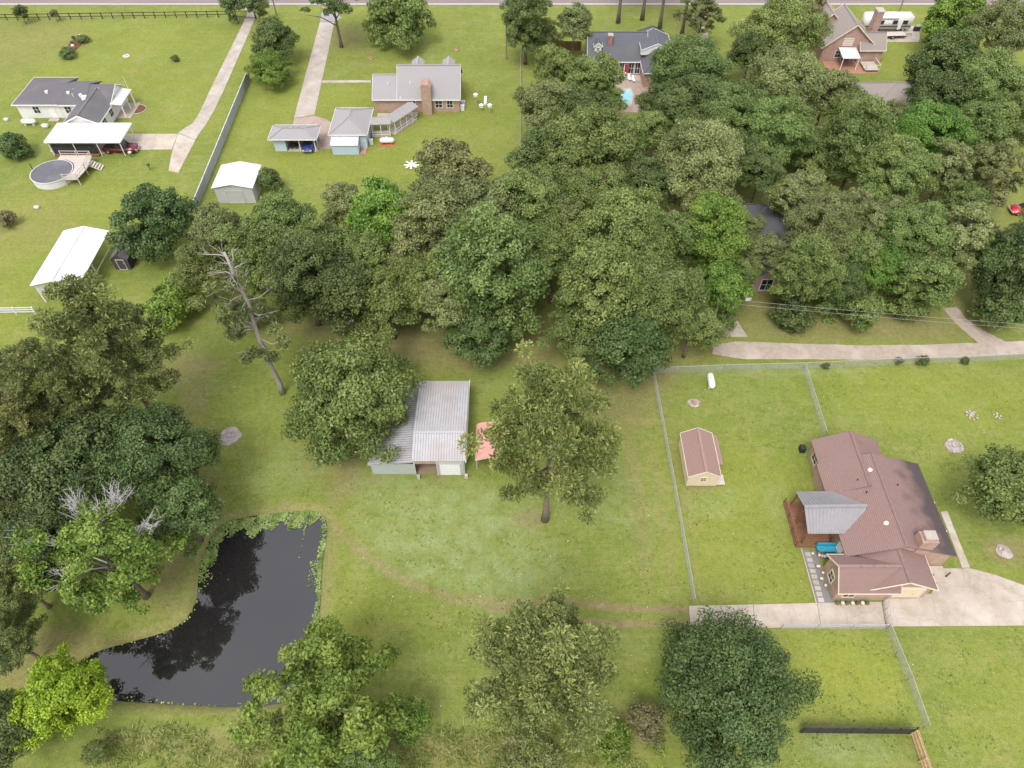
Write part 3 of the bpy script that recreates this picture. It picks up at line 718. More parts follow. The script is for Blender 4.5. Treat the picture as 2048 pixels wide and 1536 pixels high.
# white carport in front
h = thing('carport', 'flat white metal carport joined to the front of the white ranch house', 'carport', (-71.5, 109, 0))
r_ = MB().box(-77.9, -65.3, 106.2, 111.9, 2.72, 2.86).build('roof', 'white_metal', h)
mb = MB()
for i in range(42): mb.box(-77.8 + i * .3, -77.76 + i * .3, 106.25, 111.85, 2.86, 2.895)
o = mb.build('rib', 'white_metal', r_); o['kind'] = 'stuff'
mb = MB(); mb.box(-77.95, -65.25, 106.12, 106.2, 2.68, 2.9); mb.box(-77.95, -65.25, 111.9, 111.98, 2.68, 2.9); mb.box(-77.98, -77.9, 106.2, 111.9, 2.68, 2.9); mb.box(-65.3, -65.22, 106.2, 111.9, 2.68, 2.9)
mb.build('gutter', 'white_paint', r_)
posts(h, [(-77.6, 106.5), (-73.5, 106.5), (-69.5, 106.5), (-65.6, 106.5), (-65.6, 111.6)], .05, 2.72, .1, 'white_paint')
MB().box(-77.7, -77.6, 106.7, 111.6, .05, 2.7).build('side_wall', 'white_siding', h)
MB().box(-77.5, -70.3, 106.75, 106.9, .25, 1.9).build('screen', 'fence_black', h)
MB().box(-77.5, -70.0, 106.3, 107.3, .05, .28).build('planter_step', 'wood_brown', h)

# brick house with grey roof
h = thing('brick_house', 'brick house with pale grey shingle roof and broad brick chimney', 'house', (-17, 121, 0))
wall_block(h, -20.3, -9.5, 120.3, 129.3, 2.8, 6.4, 'x', 'brick_tan')
gable(h, -20.3, -9.5, 120.3, 129.3, 2.8, 6.4, 'x', 'shingle_grey', trim='white_paint')
wall_block(h, -24.8, -20.2, 120.25, 128.0, 2.75, 5.0, 'x', 'brick_tan')
gable(h, -24.8, -20.2, 120.25, 128.0, 2.75, 5.0, 'x', 'shingle_grey', trim='white_paint', rake=.2)
MB().box(-16.1, -14.4, 119.35, 121.4, 0, 5.2).build('chimney', 'brick_tan', h)
MB().prism([(-16.2, 5.2), (-14.3, 5.2), (-14.75, 5.75), (-15.75, 5.75)], 'y', 119.3, 121.45).build('chimney_cap', 'brick_rose', h)
for x in (-18.0, -13.2, -11.2): opening(h, x, 120.3, .95, 1.0 if x > -12 else 1.2, 1.3, '-y')
for x in (-17.2, -11.6):                                             # dormers on the far slope
    d_ = wall_block(h, x - .95, x + .95, 126.4, 128.8, 5.2, 5.85, 'y', 'white_siding', name='dormer', z0=3.2)
    gable(h, x - .95, x + .95, 125.2, 128.8, 5.25, 5.9, 'y', 'shingle_grey', over=.2, rake=.2, name='dormer_roof')
for x, y, z in ((-18.2, 122.2, 4.3), (-22.2, 122.4, 4.1)): MB().disc(x, y, z - .8, z + .45, .1, 8).build('vent_pipe', 'plastic_white', h)
MB().box(-18.9, -17.1, 119.0, 120.2, 0, .12).build('step', 'concrete', h)
MB().box(-9.4, -8.7, 120.8, 121.6, 0, .9).build('air_conditioner', 'plastic_white', h)
MB().box(-9.4, -8.6, 122.2, 123.0, 0, .9).build('air_conditioner', 'grey_metal_wall', h)
# breezeway: angled covered walk
h = thing('breezeway', 'angled covered walkway between the brick house and the hip roofed garage', 'walkway', (-21, 115, 0))
A_, B_, C_ = Vector((-24.6, 113.2, 0)), Vector((-21.3, 113.4, 0)), Vector((-17.8, 118.2, 0))
for p, q in ((A_, B_), (B_, C_)):
    t = (q - p).normalized(); nn = Vector((-t.y, t.x, 0)); e = t * .35
    mb = MB(); q2, p2 = q + e, p - e * .3
    vs = []
    for z in (0, .1):
        vs += [p2 - nn * 1.25 + Vector((0, 0, 2.45 + z)), p2 + Vector((0, 0, 2.95 + z)), p2 + nn * 1.25 + Vector((0, 0, 2.45 + z)), q2 - nn * 1.25 + Vector((0, 0, 2.45 + z)), q2 + Vector((0, 0, 2.95 + z)), q2 + nn * 1.25 + Vector((0, 0, 2.45 + z))]
    if p is B_: vs = [v_ + Vector((0, 0, .03)) for v_ in vs]
    mb.add(vs, [(0, 1, 4, 3), (1, 2, 5, 4), (6, 9, 10, 7), (7, 10, 11, 8), (0, 3, 9, 6), (2, 8, 11, 5), (0, 6, 7, 1), (1, 7, 8, 2), (3, 4, 10, 9), (4, 5, 11, 10)])
    mb.build('roof', 'shingle_grey', h)
    MB().add([p - nn * 1.0, q - nn * 1.0, q + nn * 1.0, p + nn * 1.0] + [w_ + Vector((0, 0, .14 if p is A_ else .15)) for w_ in (p - nn * 1.0, q - nn * 1.0, q + nn * 1.0, p + nn * 1.0)],
             [(3, 2, 1, 0), (4, 5, 6, 7), (0, 1, 5, 4), (1, 2, 6, 5), (2, 3, 7, 6), (3, 0, 4, 7)]).build('floor_slab', 'concrete', h)
    L_ = (q - p).length; pp = []
    for i in range(int(L_ / 1.5) + 1):
        for s_ in (-1, 1): w_ = p + t * (i * 1.5 + .3) + nn * (s_ * .95); pp.append((w_.x, w_.y))
    posts(h, pp, .1, 2.5, .11, 'white_paint')
    mb = MB()
    for zz in (.45, .95): mb.bar(p - nn * .98 + Vector((0, 0, zz)), q - nn * .98 + Vector((0, 0, zz)), .05, .09)
    mb.build('railing', 'white_paint', h)
MB().box(-24.4, -20.6, 117.2, 119.9, 0, .08).build('patio_slab', 'concrete', h)
# garage
h = thing('garage', 'pale blue garage with grey hip roof and white lean-to awning', 'garage', (-27.7, 112.5, 0))
wall_block(h, -30.6, -24.8, 108.8, 116.6, 2.75, 4.2, 'x', 'blue_siding', hip=True)
hiproof(h, -30.6, -24.8, 108.8, 116.6, 2.8, 4.3, 'shingle_grey', trim='white_paint')
MB().box(-30.4, -26.0, 106.9, 108.78, 0, 1.75).build('lean_to', 'blue_siding', h)
MB().add([(-30.55, 106.7, 1.8), (-25.9, 106.7, 1.8), (-25.9, 108.78, 2.45), (-30.55, 108.78, 2.45), (-30.55, 106.7, 1.9), (-25.9, 106.7, 1.9), (-25.9, 108.78, 2.55), (-30.55, 108.78, 2.55)],
         [(3, 2, 1, 0), (4, 5, 6, 7), (0, 1, 5, 4), (1, 2, 6, 5), (2, 3, 7, 6), (3, 0, 4, 7)]).build('lean_to_roof', 'white_metal', h)
opening(h, -25.4, 108.8, .1, .85, 1.95, '-y', 'door', 'blue_siding')
MB().box(-25.9, -24.9, 106.9, 108.7, 0, .12).build('step', 'brick_rose', h)
opening(h, -30.6, 112.6, .1, 3.2, 2.2, '-x', 'door', 'white_paint')
MB().cbox(-24.3, 110.2, 0, .6, .7, .8).build('air_conditioner', 'plastic_white', h)
# two bay carport
h = thing('carport', 'pale blue open carport with grey hip roof and parked blue car', 'carport', (-37, 109.5, 0))
hiproof(h, -40.6, -33.2, 107.7, 111.4, 2.6, 3.45, 'shingle_grey', trim='white_paint')
MB().box(-40.4, -38.4, 107.9, 111.2, 0, 2.5).build('store_room', 'blue_siding', h)
MB().box(-38.38, -33.4, 111.1, 111.2, 0, 2.5).build('rear_wall', 'blue_siding', h)
posts(h, [(-36.1, 108.0), (-33.5, 108.0), (-33.5, 109.6)], 0, 2.5, .14, 'white_paint')
MB().box(-38.3, -33.3, 107.8, 111.0, -.05, .06).build('floor_slab', 'concrete_grey', h)

# dark roofed house with pool
h = thing('pool_house', 'brick house with slate blue roof, white dormer and red chimney beside the pool', 'house', (21, 135, 0))
wall_block(h, 14.6, 25.6, 133.6, 142.2, 3.0, 6.2, 'x', 'brick_rose')
gable(h, 14.6, 25.6, 133.6, 142.2, 3.0, 6.2, 'x', 'shingle_blue', trim='white_paint')
wall_block(h, 24.8, 30.2, 129.0, 144.6, 3.0, 5.4, 'y', 'brick_rose', hip=True)
hiproof(h, 24.8, 30.2, 129.0, 144.6, 3.0, 5.7, 'shingle_blue', trim='white_paint')
MB().box(18.2, 19.0, 135.6, 136.5, 3.5, 6.6).build('chimney', 'brick_red', h)
MB().box(18.1, 19.1, 135.5, 136.6, 6.6, 6.75).build('chimney_cap', 'concrete_grey', h)
wall_block(h, 15.7, 17.0, 134.9, 137.5, 5.0, 5.6, 'y', 'white_siding', name='dormer', z0=3.4)
gable(h, 15.7, 17.0, 134.9, 138.2, 5.0, 5.6, 'y', 'shingle_blue', over=.15, rake=.2, trim='white_paint', name='dormer_roof')
opening(h, 16.35, 134.9, 4.15, .5, .6, '-y')
MB().prism([(24.3, 4.2), (25.4, 4.2), (28.4, 5.4), (29.2, 5.3), (27.2, 6.15), (24.3, 5.05)], 'y', 133.2, 134.2).build('gable_wall', 'white_siding', h)
gable(h, 24.6, 29.8, 133.4, 139, 5.1, 6.2, 'y', 'shingle_blue', over=.3, rake=.3, trim='white_paint', name='upper_roof', rc=27.2)
for x, w in ((18.4, 1.3), (19.9, .9), (21.1, .9), (22.9, .9), (24.1, .9)): opening(h, x, 133.6, .4, w, 2.1, '-y')
opening(h, 21.95, 133.6, .12, .8, 2.1, '-y', 'door', 'paint_bright_red')
MB().box(14.9, 25.0, 131.5, 133.5, 0, .1).build('porch_slab', 'concrete', h)
# swimming pool in its deck
dk = MB().prism([tuple(p[:2]) for p in gp([(1226, 140), (1280, 140), (1296, 160), (1296, 225), (1230, 225), (1226, 190)])], 'z', -.05, .05).build('pool_deck', 'concrete_pink'); struct(dk)
ppl = thing('swimming_pool', 'turquoise in-ground swimming pool glimpsed between the tree crowns', 'pool', tuple(G(1258, 195, 0)))
MB().prism([tuple(p[:2]) for p in gp([(1243, 178), (1262, 176), (1268, 190), (1262, 212), (1245, 214), (1238, 196)])], 'z', -.05, .058).build('coping', 'concrete', ppl)
MB().prism([tuple(p[:2]) for p in gp([(1245, 181), (1260, 179), (1265, 190), (1260, 209), (1247, 211), (1241, 196)])], 'z', -.05, .066).build('water', 'pool_water', ppl)
fx = MB(); root = thing('board_fence', 'dark brown board fence left of the slate blue roofed house', 'fence', tuple(G(1085, 100)))
x0, x1, yf = G(1085, 100).x, 14.0, G(1085, 100).y
n_ = int((x1 - x0) / .3); me = MB().box(-.14, .14, -.02, .02, 0, 1.8).mesh('board'); me.materials.append(M['wood_brown'])
for i in range(n_): inst('board', me, root, ((i + .5) * .3, rnd.uniform(-.01, .01), 0))
posts(root, [(x0 + i * 2.4, yf + .08) for i in range(int((x1 - x0) / 2.4) + 1)], 0, 1.7, .1, 'wood_brown')

# brick house, taupe roof, by the motorhome
h = thing('gabled_brick_house', 'brick house with taupe gable roof and cream trim beside the motorhome', 'house', (65.5, 142, 0))
wall_block(h, 61.0, 71.0, 139.2, 147.6, 3.0, 7.0, 'y', 'brick_rose')
gable(h, 61.0, 71.0, 139.2, 147.6, 3.0, 7.0, 'y', 'shingle_taupe', trim='cream_trim', over=.5, rake=.35)
wall_block(h, 59.0, 67.5, 145, 152, 3.0, 6.6, 'y', 'brick_rose')
gable(h, 59.0, 67.5, 145, 152, 3.0, 6.6, 'y', 'shingle_taupe', trim='cream_trim', over=.5, rake=.35)
wall_block(h, 68.0, 72.6, 138.4, 142.6, 2.9, 4.9, 'x', 'brick_rose')
gable(h, 68.0, 72.6, 138.4, 142.6, 2.9, 4.9, 'x', 'shingle_taupe', trim='cream_trim')
MB().box(71.05, 72.3, 143.2, 145.0, 0, 7.6).build('chimney', 'brick_rose', h)
MB().box(70.95, 72.4, 143.1, 145.1, 7.6, 7.8).build('chimney_cap', 'concrete_grey', h)
mb = MB()
for i in range(5): mb.box(64.4, 66.4, 139.12, 139.18, 3.1 + i * .32, 3.3 + i * .32)
mb.build('louvre', 'cream_trim', h)
MB().add([(63.8, 135.4, 2.35), (67.2, 135.4, 2.35), (67.2, 139.0, 2.75), (63.8, 139.0, 2.75), (63.8, 135.4, 2.45), (67.2, 135.4, 2.45), (67.2, 139.0, 2.85), (63.8, 139.0, 2.85)],
         [(3, 2, 1, 0), (4, 5, 6, 7), (0, 1, 5, 4), (1, 2, 6, 5), (2, 3, 7, 6), (3, 0, 4, 7)]).build('patio_roof', 'white_metal', h)
posts(h, [(64, 135.6), (67, 135.6)], 0, 2.36, .12, 'white_paint')
for x in (64.2, 68.6): opening(h, x, 139.2, .8, 1.1, 1.3, '-y')
opening(h, 66.0, 139.2, .1, 1.6, 2.1, '-y', 'door', 'glass')
MB().box(61.5, 71, 134.2, 139.1, -.05, .07).build('patio_slab', 'terracotta', h)
dkr = thing('wooden_deck', 'small weathered wooden stair deck at the corner of the taupe roofed house', 'deck', (70, 136.5, 0))
for i in range(9): MB().box(68.5, 71.3, 134.6 + i * .38, 134.93 + i * .38, .5, .55).build('plank', 'wood_weathered', dkr)
posts(dkr, [(68.6, 134.7), (71.2, 134.7), (68.6, 137.8), (71.2, 137.8)], 0, 1.5, .12, 'wood_weathered')
mb = MB(); mb.bar((71.2, 134.7, 1.45), (71.2, 137.8, 1.45), .09, .07); mb.bar((68.6, 134.7, 1.45), (71.2, 134.7, 1.45), .09, .07); mb.build('railing', 'cream_trim', dkr)
slabs('parking_pad', 'concrete', [(1745, 84), (1840, 84)], [(1738, 52), (1838, 52)], 4.)
MB_ = thing('brick_mailbox_wall', 'low red brick garden wall at the lawn beside the shaded drive', 'wall', tuple(G(1495, 58)))
mb = MB(); c = G(1495, 58); mb.box(c.x - 1.6, c.x + 1.2, c.y + .6, c.y + .9, 0, 1.5); mb.box(c.x - 1.6, c.x - 1.3, c.y - 3, c.y + .6, 0, 1.5); mb.build('wall', 'brick_red', MB_)
mb = MB(); mb.box(c.x - 1.65, c.x + 1.25, c.y + .55, c.y + .95, 1.5, 1.58); mb.box(c.x - 1.65, c.x - 1.25, c.y - 3.05, c.y + .55, 1.5, 1.58); mb.build('coping', 'concrete_grey', MB_)
# roofs glimpsed between the trees
h = thing('outbuilding', 'outbuilding with taupe hip roof glimpsed between trees below the motorhome', 'building', (68, 120.5, 0))
wall_block(h, 63.0, 73.6, 116.0, 125.0, 2.8, 5, 'x', 'brick_rose', hip=True)
hiproof(h, 63.0, 73.6, 116.0, 125.0, 2.9, 5.6, 'shingle_taupe', trim='cream_trim')
opening(h, 66, 116.0, .9, 1.2, 1.2, '-y')
h = thing('garden_building', 'small brick building with taupe roof almost hidden among trees', 'building', (51, 107, 0))
wall_block(h, 48.9, 53.2, 105.5, 109.5, 2.5, 3.9, 'x', 'brick_rose')
gable(h, 48.9, 53.2, 105.5, 109.5, 2.5, 3.9, 'x', 'shingle_taupe')
opening(h, 51, 105.5, .9, 1., 1.1, '-y')
h = thing('shaded_house', 'brick house with slate roof hidden under trees above the gravel lane', 'house', (37.5, 80, 0))
wall_block(h, 34.2, 43.0, 79.0, 89.0, 3.0, 6.2, 'y', 'brick_rose', hip=True)
hiproof(h, 34.2, 43.0, 79.0, 89.0, 3.1, 6.2, 'shingle_blue')
wall_block(h, 33.6, 40.2, 73.4, 80.0, 2.9, 5.0, 'y', 'brick_rose')
gable(h, 33.6, 40.2, 73.4, 80.0, 2.9, 5.0, 'y', 'shingle_blue')
opening(h, 35.4, 73.4, .4, 1.5, 1.9, '-y'); opening(h, 38.2, 73.4, .8, 1.2, 1.3, '-y')
MB().box(37.6, 38.6, 84, 85, 4.5, 7.2).build('chimney', 'brick_red', h)

# metal barn with garage door
h = thing('metal_barn', 'weathered galvanised metal barn with white garage door, beside the oak', 'barn', (-9, 49, 0))
EAV, RDG = 2.95, 3.75
wall_ = MB()
wall_.box(-5.48, -5.36, 43.4, 54.5, 0, EAV); wall_.box(-11.0, -5.5, 54.4, 54.5, 0, EAV); wall_.box(-8.35, -5.5, 43.35, 43.45, 0, EAV)
wall_.box(-8.45, -8.35, 43.45, 48, 0, EAV); wall_.build('wall', 'grey_metal_wall', h)
MB().box(-16.0, -5.5, 43.5, 54.4, -.05, .02).build('floor', 'dirt_floor', h)
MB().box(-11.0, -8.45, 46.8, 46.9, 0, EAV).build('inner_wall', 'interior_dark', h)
ro = gable(h, -11.0, -5.35, 43.4, 54.6, EAV, RDG, 'x', 'galvanised', over=.14, rake=.2, th=.05, ribs=.3, rc=46.6, capm='galvanised', ribm='rib_shade_grey')
MB().bar((-5.12, 43.05, EAV), (-5.12, 54.95, EAV - .02), .06, .14).build('gutter', 'white_paint', ro)
# lean-to side
mb = MB()
vs = [(-16.2, 43.3, 1.95), (-11.05, 43.3, 2.55), (-11.05, 54.7, 2.5), (-16.2, 54.7, 1.95)]
mb.add(vs + [(a, b_, c_ + .05) for a, b_, c_ in vs], [(3, 2, 1, 0), (4, 5, 6, 7), (0, 1, 5, 4), (1, 2, 6, 5), (2, 3, 7, 6), (3, 0, 4, 7)])
lr = mb.build('lean_to_roof', 'galvanised', h)
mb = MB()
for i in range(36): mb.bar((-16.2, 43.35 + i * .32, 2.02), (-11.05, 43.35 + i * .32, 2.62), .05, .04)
o = mb.build('rib', 'rib_shade_grey', lr); o['kind'] = 'stuff'
MB().box(-15.9, -10.95, 43.42, 43.5, .02, 2.0).build('front_wall', 'green_metal', h)
mb = MB()
for i in range(17): mb.box(-15.85 + i * .3, -15.81 + i * .3, 43.39, 43.43, .03, 1.98)
o = mb.build('wall_rib', 'green_metal', h); o['kind'] = 'stuff'
MB().box(-15.9, -15.8, 43.5, 54.5, 0, 1.95).build('side_wall', 'grey_metal_wall', h)
gd = MB().box(-8.1, -5.85, 43.28, 43.36, .05, 2.1).build('garage_door', 'white_paint', h)
for i in range(4): MB().box(-8.05, -5.9, 43.25, 43.285, .1 + i * .5, .55 + i * .5).build('panel', 'plastic_white', gd)
mb = MB(); mb.box(-8.2, -8.1, 43.27, 43.37, 0, 2.2); mb.box(-5.85, -5.75, 43.27, 43.37, 0, 2.2); mb.box(-8.2, -5.75, 43.27, 43.37, 2.1, 2.22); mb.build('door_frame', 'grey_metal_wall', h)
mb = MB(); mb.box(-11.0, -8.4, 43.3, 43.42, 2.35, 2.8); mb.build('lintel', 'rusty_metal', h)
posts(h, [(-10.95, 43.35), (-8.4, 43.3)], 0, 2.9, .13, 'wood_weathered')
posts(h, [(-5.2, 43.0), (-10.6, 42.9)], 0, .5, .35, 'stone', 'pier')
# red tarp shelter
h = thing('tarp_shelter', 'small shelter with faded red sheet roof between barn and pine', 'shelter', (-2.4, 47.5, 0))
mb = MB(); nx_, ny_ = 10, 14; vs = []; fs = []
for j in range(ny_ + 1):
    for i in range(nx_ + 1):
        x = -4.15 + 3.4 * i / nx_; y = 44.0 + 5.0 * j / ny_
        z = 2.0 + .55 * math.sin(math.pi * i / nx_) ** .8 + .05 * math.sin(j * 1.9) * math.sin(i * 1.1)
        vs.append((x, y, z))
for j in range(ny_):
    for i in range(nx_):
        a = j * (nx_ + 1) + i; fs.append((a, a + 1, a + nx_ + 2, a + nx_ + 1))
k = len(vs); vs += [(x, y, z - .03) for x, y, z in vs]; fs += [tuple(i + k for i in f)[::-1] for f in fs]
mb.add(vs, fs).build('roof_sheet', 'red_tarp', h)
posts(h, [(-4.0, 44.2), (-.9, 44.2), (-4.0, 48.8), (-.9, 48.8), (-4.0, 46.5), (-.9, 46.5)], 0, 2.05, .1, 'wood_weathered')
mb = MB(); mb.bar((-4.15, 43.98, 2.02), (-2.45, 43.98, 2.57), .05, .08); mb.bar((-2.45, 43.98, 2.57), (-.75, 43.98, 2.02), .05, .08); mb.build('edge_trim', 'cream_trim', h)
MB().box(-2.6, -1.0, 44.25, 44.32, 0, 1.9).build('end_board', 'wood_tan', h)
# tan shed
h = thing('garden_shed', 'tan wooden shed with reddish shingle roof in the fenced yard', 'shed', (21, 44.6, 0))
wall_block(h, 19.55, 22.95, 41.75, 47.4, 2.25, 3.25, 'y', 'tan_siding', z0=.25)
gable(h, 19.55, 22.95, 41.75, 47.4, 2.25, 3.25, 'y', 'shingle_shed', over=.12, rake=.12, th=.08, trim='cream_trim')
MB().add([(22.95, 43.4, 2.15), (23.7, 43.4, 1.95), (23.7, 47.4, 1.95), (22.95, 47.4, 2.15), (22.95, 43.4, 2.22), (23.7, 43.4, 2.02), (23.7, 47.4, 2.02), (22.95, 47.4, 2.22)],
         [(3, 2, 1, 0), (4, 5, 6, 7), (0, 1, 5, 4), (1, 2, 6, 5), (2, 3, 7, 6), (3, 0, 4, 7)]).build('side_roof', 'shingle_shed', h)
opening(h, 21.25, 41.75, 1.35, .55, .6, '-y', framem='cream_trim')
posts(h, [(19.8, 42), (21.2, 42), (22.7, 42), (19.8, 47), (22.7, 47), (21.2, 47)], 0, .3, .3, 'concrete_grey', 'pier')
MB().box(22.96, 24.0, 41.9, 43.2, .18, .28).build('landing', 'wood_weathered', h)
posts(h, [(23.1, 42.1), (23.8, 42.1), (23.1, 43), (23.8, 43)], 0, .18, .12, 'wood_weathered', 'landing_leg')
# white metal building
h = thing('metal_building', 'white roofed metal building beside the grey panel fence', 'building', (-43.4, 96, 0))
wall_block(h, -46.4, -40.5, 93.6, 99.3, 2.9, 3.5, 'y', 'grey_metal_wall')
gable(h, -46.4, -40.5, 93.6, 99.3, 2.9, 3.5, 'y', 'white_metal', over=.2, rake=.2, th=.06, ribs=.35, trim='white_paint')
opening(h, -43.4, 93.6, .1, 2.4, 2.1, '-y', 'door', 'grey_metal_wall', 'grey_metal_wall')
# open white barn
h = thing('open_barn', 'open sided barn with bright white gabled metal roof by the pines', 'barn', (-62, 77, 0))
gable(h, -64.9, -58.7, 71.2, 82.4, 3.3, 4.1, 'y', 'white_metal', over=.15, rake=.15, th=.06, ribs=.35, trim='white_paint')
posts(h, [(-64.7, 71.4), (-58.9, 71.4), (-64.7, 76), (-58.9, 76), (-64.7, 82.2), (-58.9, 82.2), (-61.8, 82.2)], 0, 3.3, .16, 'white_paint')
mb = MB(); mb.bar((-58.9, 71.4, 1.2), (-58.9, 82.2, 1.2), .06, .16); mb.bar((-64.7, 71.4, 1.2), (-64.7, 82.2, 1.2), .06, .16); mb.build('girt', 'white_paint', h)
MB().box(-64.7, -58.9, 71.3, 71.36, 1.6, 3.25).build('end_wall', 'grey_metal_wall', h)
h = thing('tool_shed', 'small dark gambrel shed tucked against the open white barn', 'shed', (-56.2, 80, 0))
wall_block(h, -57.3, -55.0, 78.0, 81.6, 1.9, 2.8, 'y', 'fence_dark')
gable(h, -57.3, -55.0, 78.0, 81.6, 1.9, 2.8, 'y', 'shingle_dark', over=.15, rake=.1)
opening(h, -56.1, 78.0, .1, 1., 1.7, '-y', 'door', 'fence_dark', 'grey_metal_wall')

# brown roofed house with metal patio roof
h = thing('brown_roof_house', 'brick house with long brownish red roof and ribbed metal patio cover', 'house', (38, 37, 0))
RM = 'shingle_red'
wall_block(h, 34.45, 41.2, 39.5, 46.1, 2.6, 4.3, 'y', 'brick_tan')
gable(h, 34.45, 41.2, 39.5, 46.1, 2.6, 4.3, 'y', RM, over=.35, rake=.25, rc=37.9, stain='shingle_stained')
wall_block(h, 34.2, 44.8, 32.3, 42.9, 2.6, 4.6, 'y', 'brick_tan')
g_ = gable(h, 34.2, 44.8, 32.3, 42.9, 2.6, 4.6, 'y', RM, over=.35, rake=.25, rc=39.2, stain='shingle_stained')
wall_block(h, 35.4, 41.6, 28.8, 34.0, 2.55, 4.15, 'y', 'brick_tan')
gable(h, 35.4, 41.6, 28.8, 34.0, 2.55, 4.15, 'y', RM, over=.35, rake=.3, trim='cream_trim')
wall_block(h, 32.35, 38.0, 28.55, 32.0, 2.58, 4.05, 'x', 'brick_tan')
gable(h, 32.35, 38.0, 28.55, 32.0, 2.58, 4.05, 'x', RM, over=.35, rake=.25, trim='cream_trim')
MB().box(35.5, 41.5, 28.72, 28.78, 2.45, 2.6).build('trim_board', 'cream_trim', h)
opening(h, 38.7, 28.8, .05, 4.6, 2.1, '-y', 'door', 'tan_siding', 'cream_trim')
opening(h, 33.6, 28.55, .9, 1.1, 1.2, '-y', framem='cream_trim')
opening(h, 32.35, 30.4, .9, .9, 1.2, '-x', framem='cream_trim')
opening(h, 34.45, 44.6, .9, 1.2, 1.2, '-x', framem='cream_trim'); opening(h, 34.2, 33.6, .1, .9, 2., '-x', 'door', 'white_paint')
MB().box(40.6, 42.2, 32.2, 33.5, 0, 5.3).build('chimney', 'brick_tan', h)
MB().box(40.8, 42.0, 32.35, 33.35, 5.3, 5.75).build('chimney_cap', 'concrete_grey', h)
for x, y in ((38.5, 41.2), (38.2, 34.9)):
    z = 4.55 - (39.2 - x) * .38
    v_ = MB().disc(x, y, z - .1, z + .3, .3, 12, .22).build('roof_vent', 'cream_trim', h, True)
for x, y, z in ((41.0, 39.5, 3.95), (37.4, 38.6, 4.0), (37.0, 40.2, 3.8)): MB().disc(x, y, z - .2, z + .4, .06, 8).build('vent_pipe', 'black_part', h)
MB().box(42.3, 44.9, 30.4, 32.2, -.02, .1).build('porch_slab', 'concrete', h)
posts(h, [(44.8, 31.0), (43.0, 30.8)], .1, 1.1, .12, 'wood_brown')
for y in (38.6, 35.2): MB().box(44.8, 45.6, y - .1, y + .1, 1.9, 2.05).build('bracket_lamp', 'plastic_white', h)
MB().box(33.6, 34.2, 46.3, 47.0, 0, .8).build('air_conditioner', 'black_part', h)
# metal patio cover
pr = MB()
ex0, ex1, ya, yb, yc = 30.6, 35.3, 34.5, 39.5, 37.1
vs = [(ex0, ya, 2.75), (ex1, ya, 2.75), (37.1, yc, 3.95), (ex0, yc, 3.75)]
v2 = [(ex0, yc, 3.75), (37.1, yc, 3.95), (34.6, yb, 2.8), (ex0, yb, 2.75)]
dz = lambda q, e: [(a, b_, c_ + e) for a, b_, c_ in q]
for q in (vs, v2): pr.add(q + dz(q, .06), [(3, 2, 1, 0), (4, 5, 6, 7), (0, 1, 5, 4), (1, 2, 6, 5), (2, 3, 7, 6), (3, 0, 4, 7)])
pro = pr.build('patio_roof', 'galvanised_new', h)
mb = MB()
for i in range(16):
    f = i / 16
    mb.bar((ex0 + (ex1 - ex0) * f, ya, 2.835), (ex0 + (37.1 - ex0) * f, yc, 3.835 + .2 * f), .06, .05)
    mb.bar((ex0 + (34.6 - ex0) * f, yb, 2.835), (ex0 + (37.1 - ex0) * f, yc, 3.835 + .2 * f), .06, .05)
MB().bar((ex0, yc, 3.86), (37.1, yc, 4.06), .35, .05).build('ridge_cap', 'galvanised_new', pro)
o = mb.build('rib', 'rib_shade_grey', pro); o['kind'] = 'stuff'
posts(h, [(30.8, 34.7), (30.8, 39.3), (33.8, 34.7), (30.8, 37.1)], .3, 2.75, .16, 'wood_brown')
dk = thing('wooden_deck', 'reddish brown wooden deck under the metal patio cover', 'deck', (32, 37, 0))
for i in range(18): MB().box(30.05, 34.1, 34.3 + i * .3, 34.58 + i * .3, .22, .28).build('plank', 'wood_brown', dk)
MB().box(30.1, 34.05, 34.35, 39.6, 0, .2).build('deck_base', 'wood_brown', dk)
posts(dk, [(30.1, 34.4), (30.1, 36.1), (30.1, 37.8), (30.1, 39.6)], .2, 1.25, .1, 'wood_brown')
mb = MB(); mb.bar((30.1, 34.4, 1.2), (30.1, 39.6, 1.2), .1, .06); mb.bar((30.1, 34.4, .7), (30.1, 39.6, .7), .06, .06); mb.build('railing', 'wood_brown', dk)
tb = thing('patio_lounge', 'teal covered lounge at the edge of the metal patio cover', 'lounge', (33.3, 34.3, .28))
MB().box(32.2, 34.4, 33.6, 34.25, .05, .5).build('seat', 'teal_fabric', tb); MB().box(32.2, 34.4, 34.25, 34.45, .29, .9).build('backrest', 'teal_fabric', tb)
# gravel garden strip with pavers
gb = MB().prism([(31.0, 33.0), (33.9, 33.0), (33.9, 33.5), (31.0, 34.2)], 'z', -.02, .02).build('gravel_bed', 'dark_gravel'); struct(gb)
gb2 = MB().prism([(30.75, 28.1), (32.3, 28.1), (32.3, 33.0), (33.9, 33.02), (33.9, 33.5), (30.75, 34.2)], 'z', -.02, .024).build('gravel_bed', 'dark_gravel'); struct(gb2)
bpy.data.objects.remove(gb)
gb3 = MB().box(32.3, 36.3, 27.75, 28.5, -.02, .024).build('gravel_bed', 'dark_gravel'); struct(gb3)
for i in range(9): MB().box(30.95, 31.55, 28.3 + i * .62, 28.78 + i * .62, .02, .07).build('paver', 'concrete_grey', gb2)
MB().box(30.62, 30.72, 28.0, 34.2, 0, .14).build('edging', 'concrete', gb2)

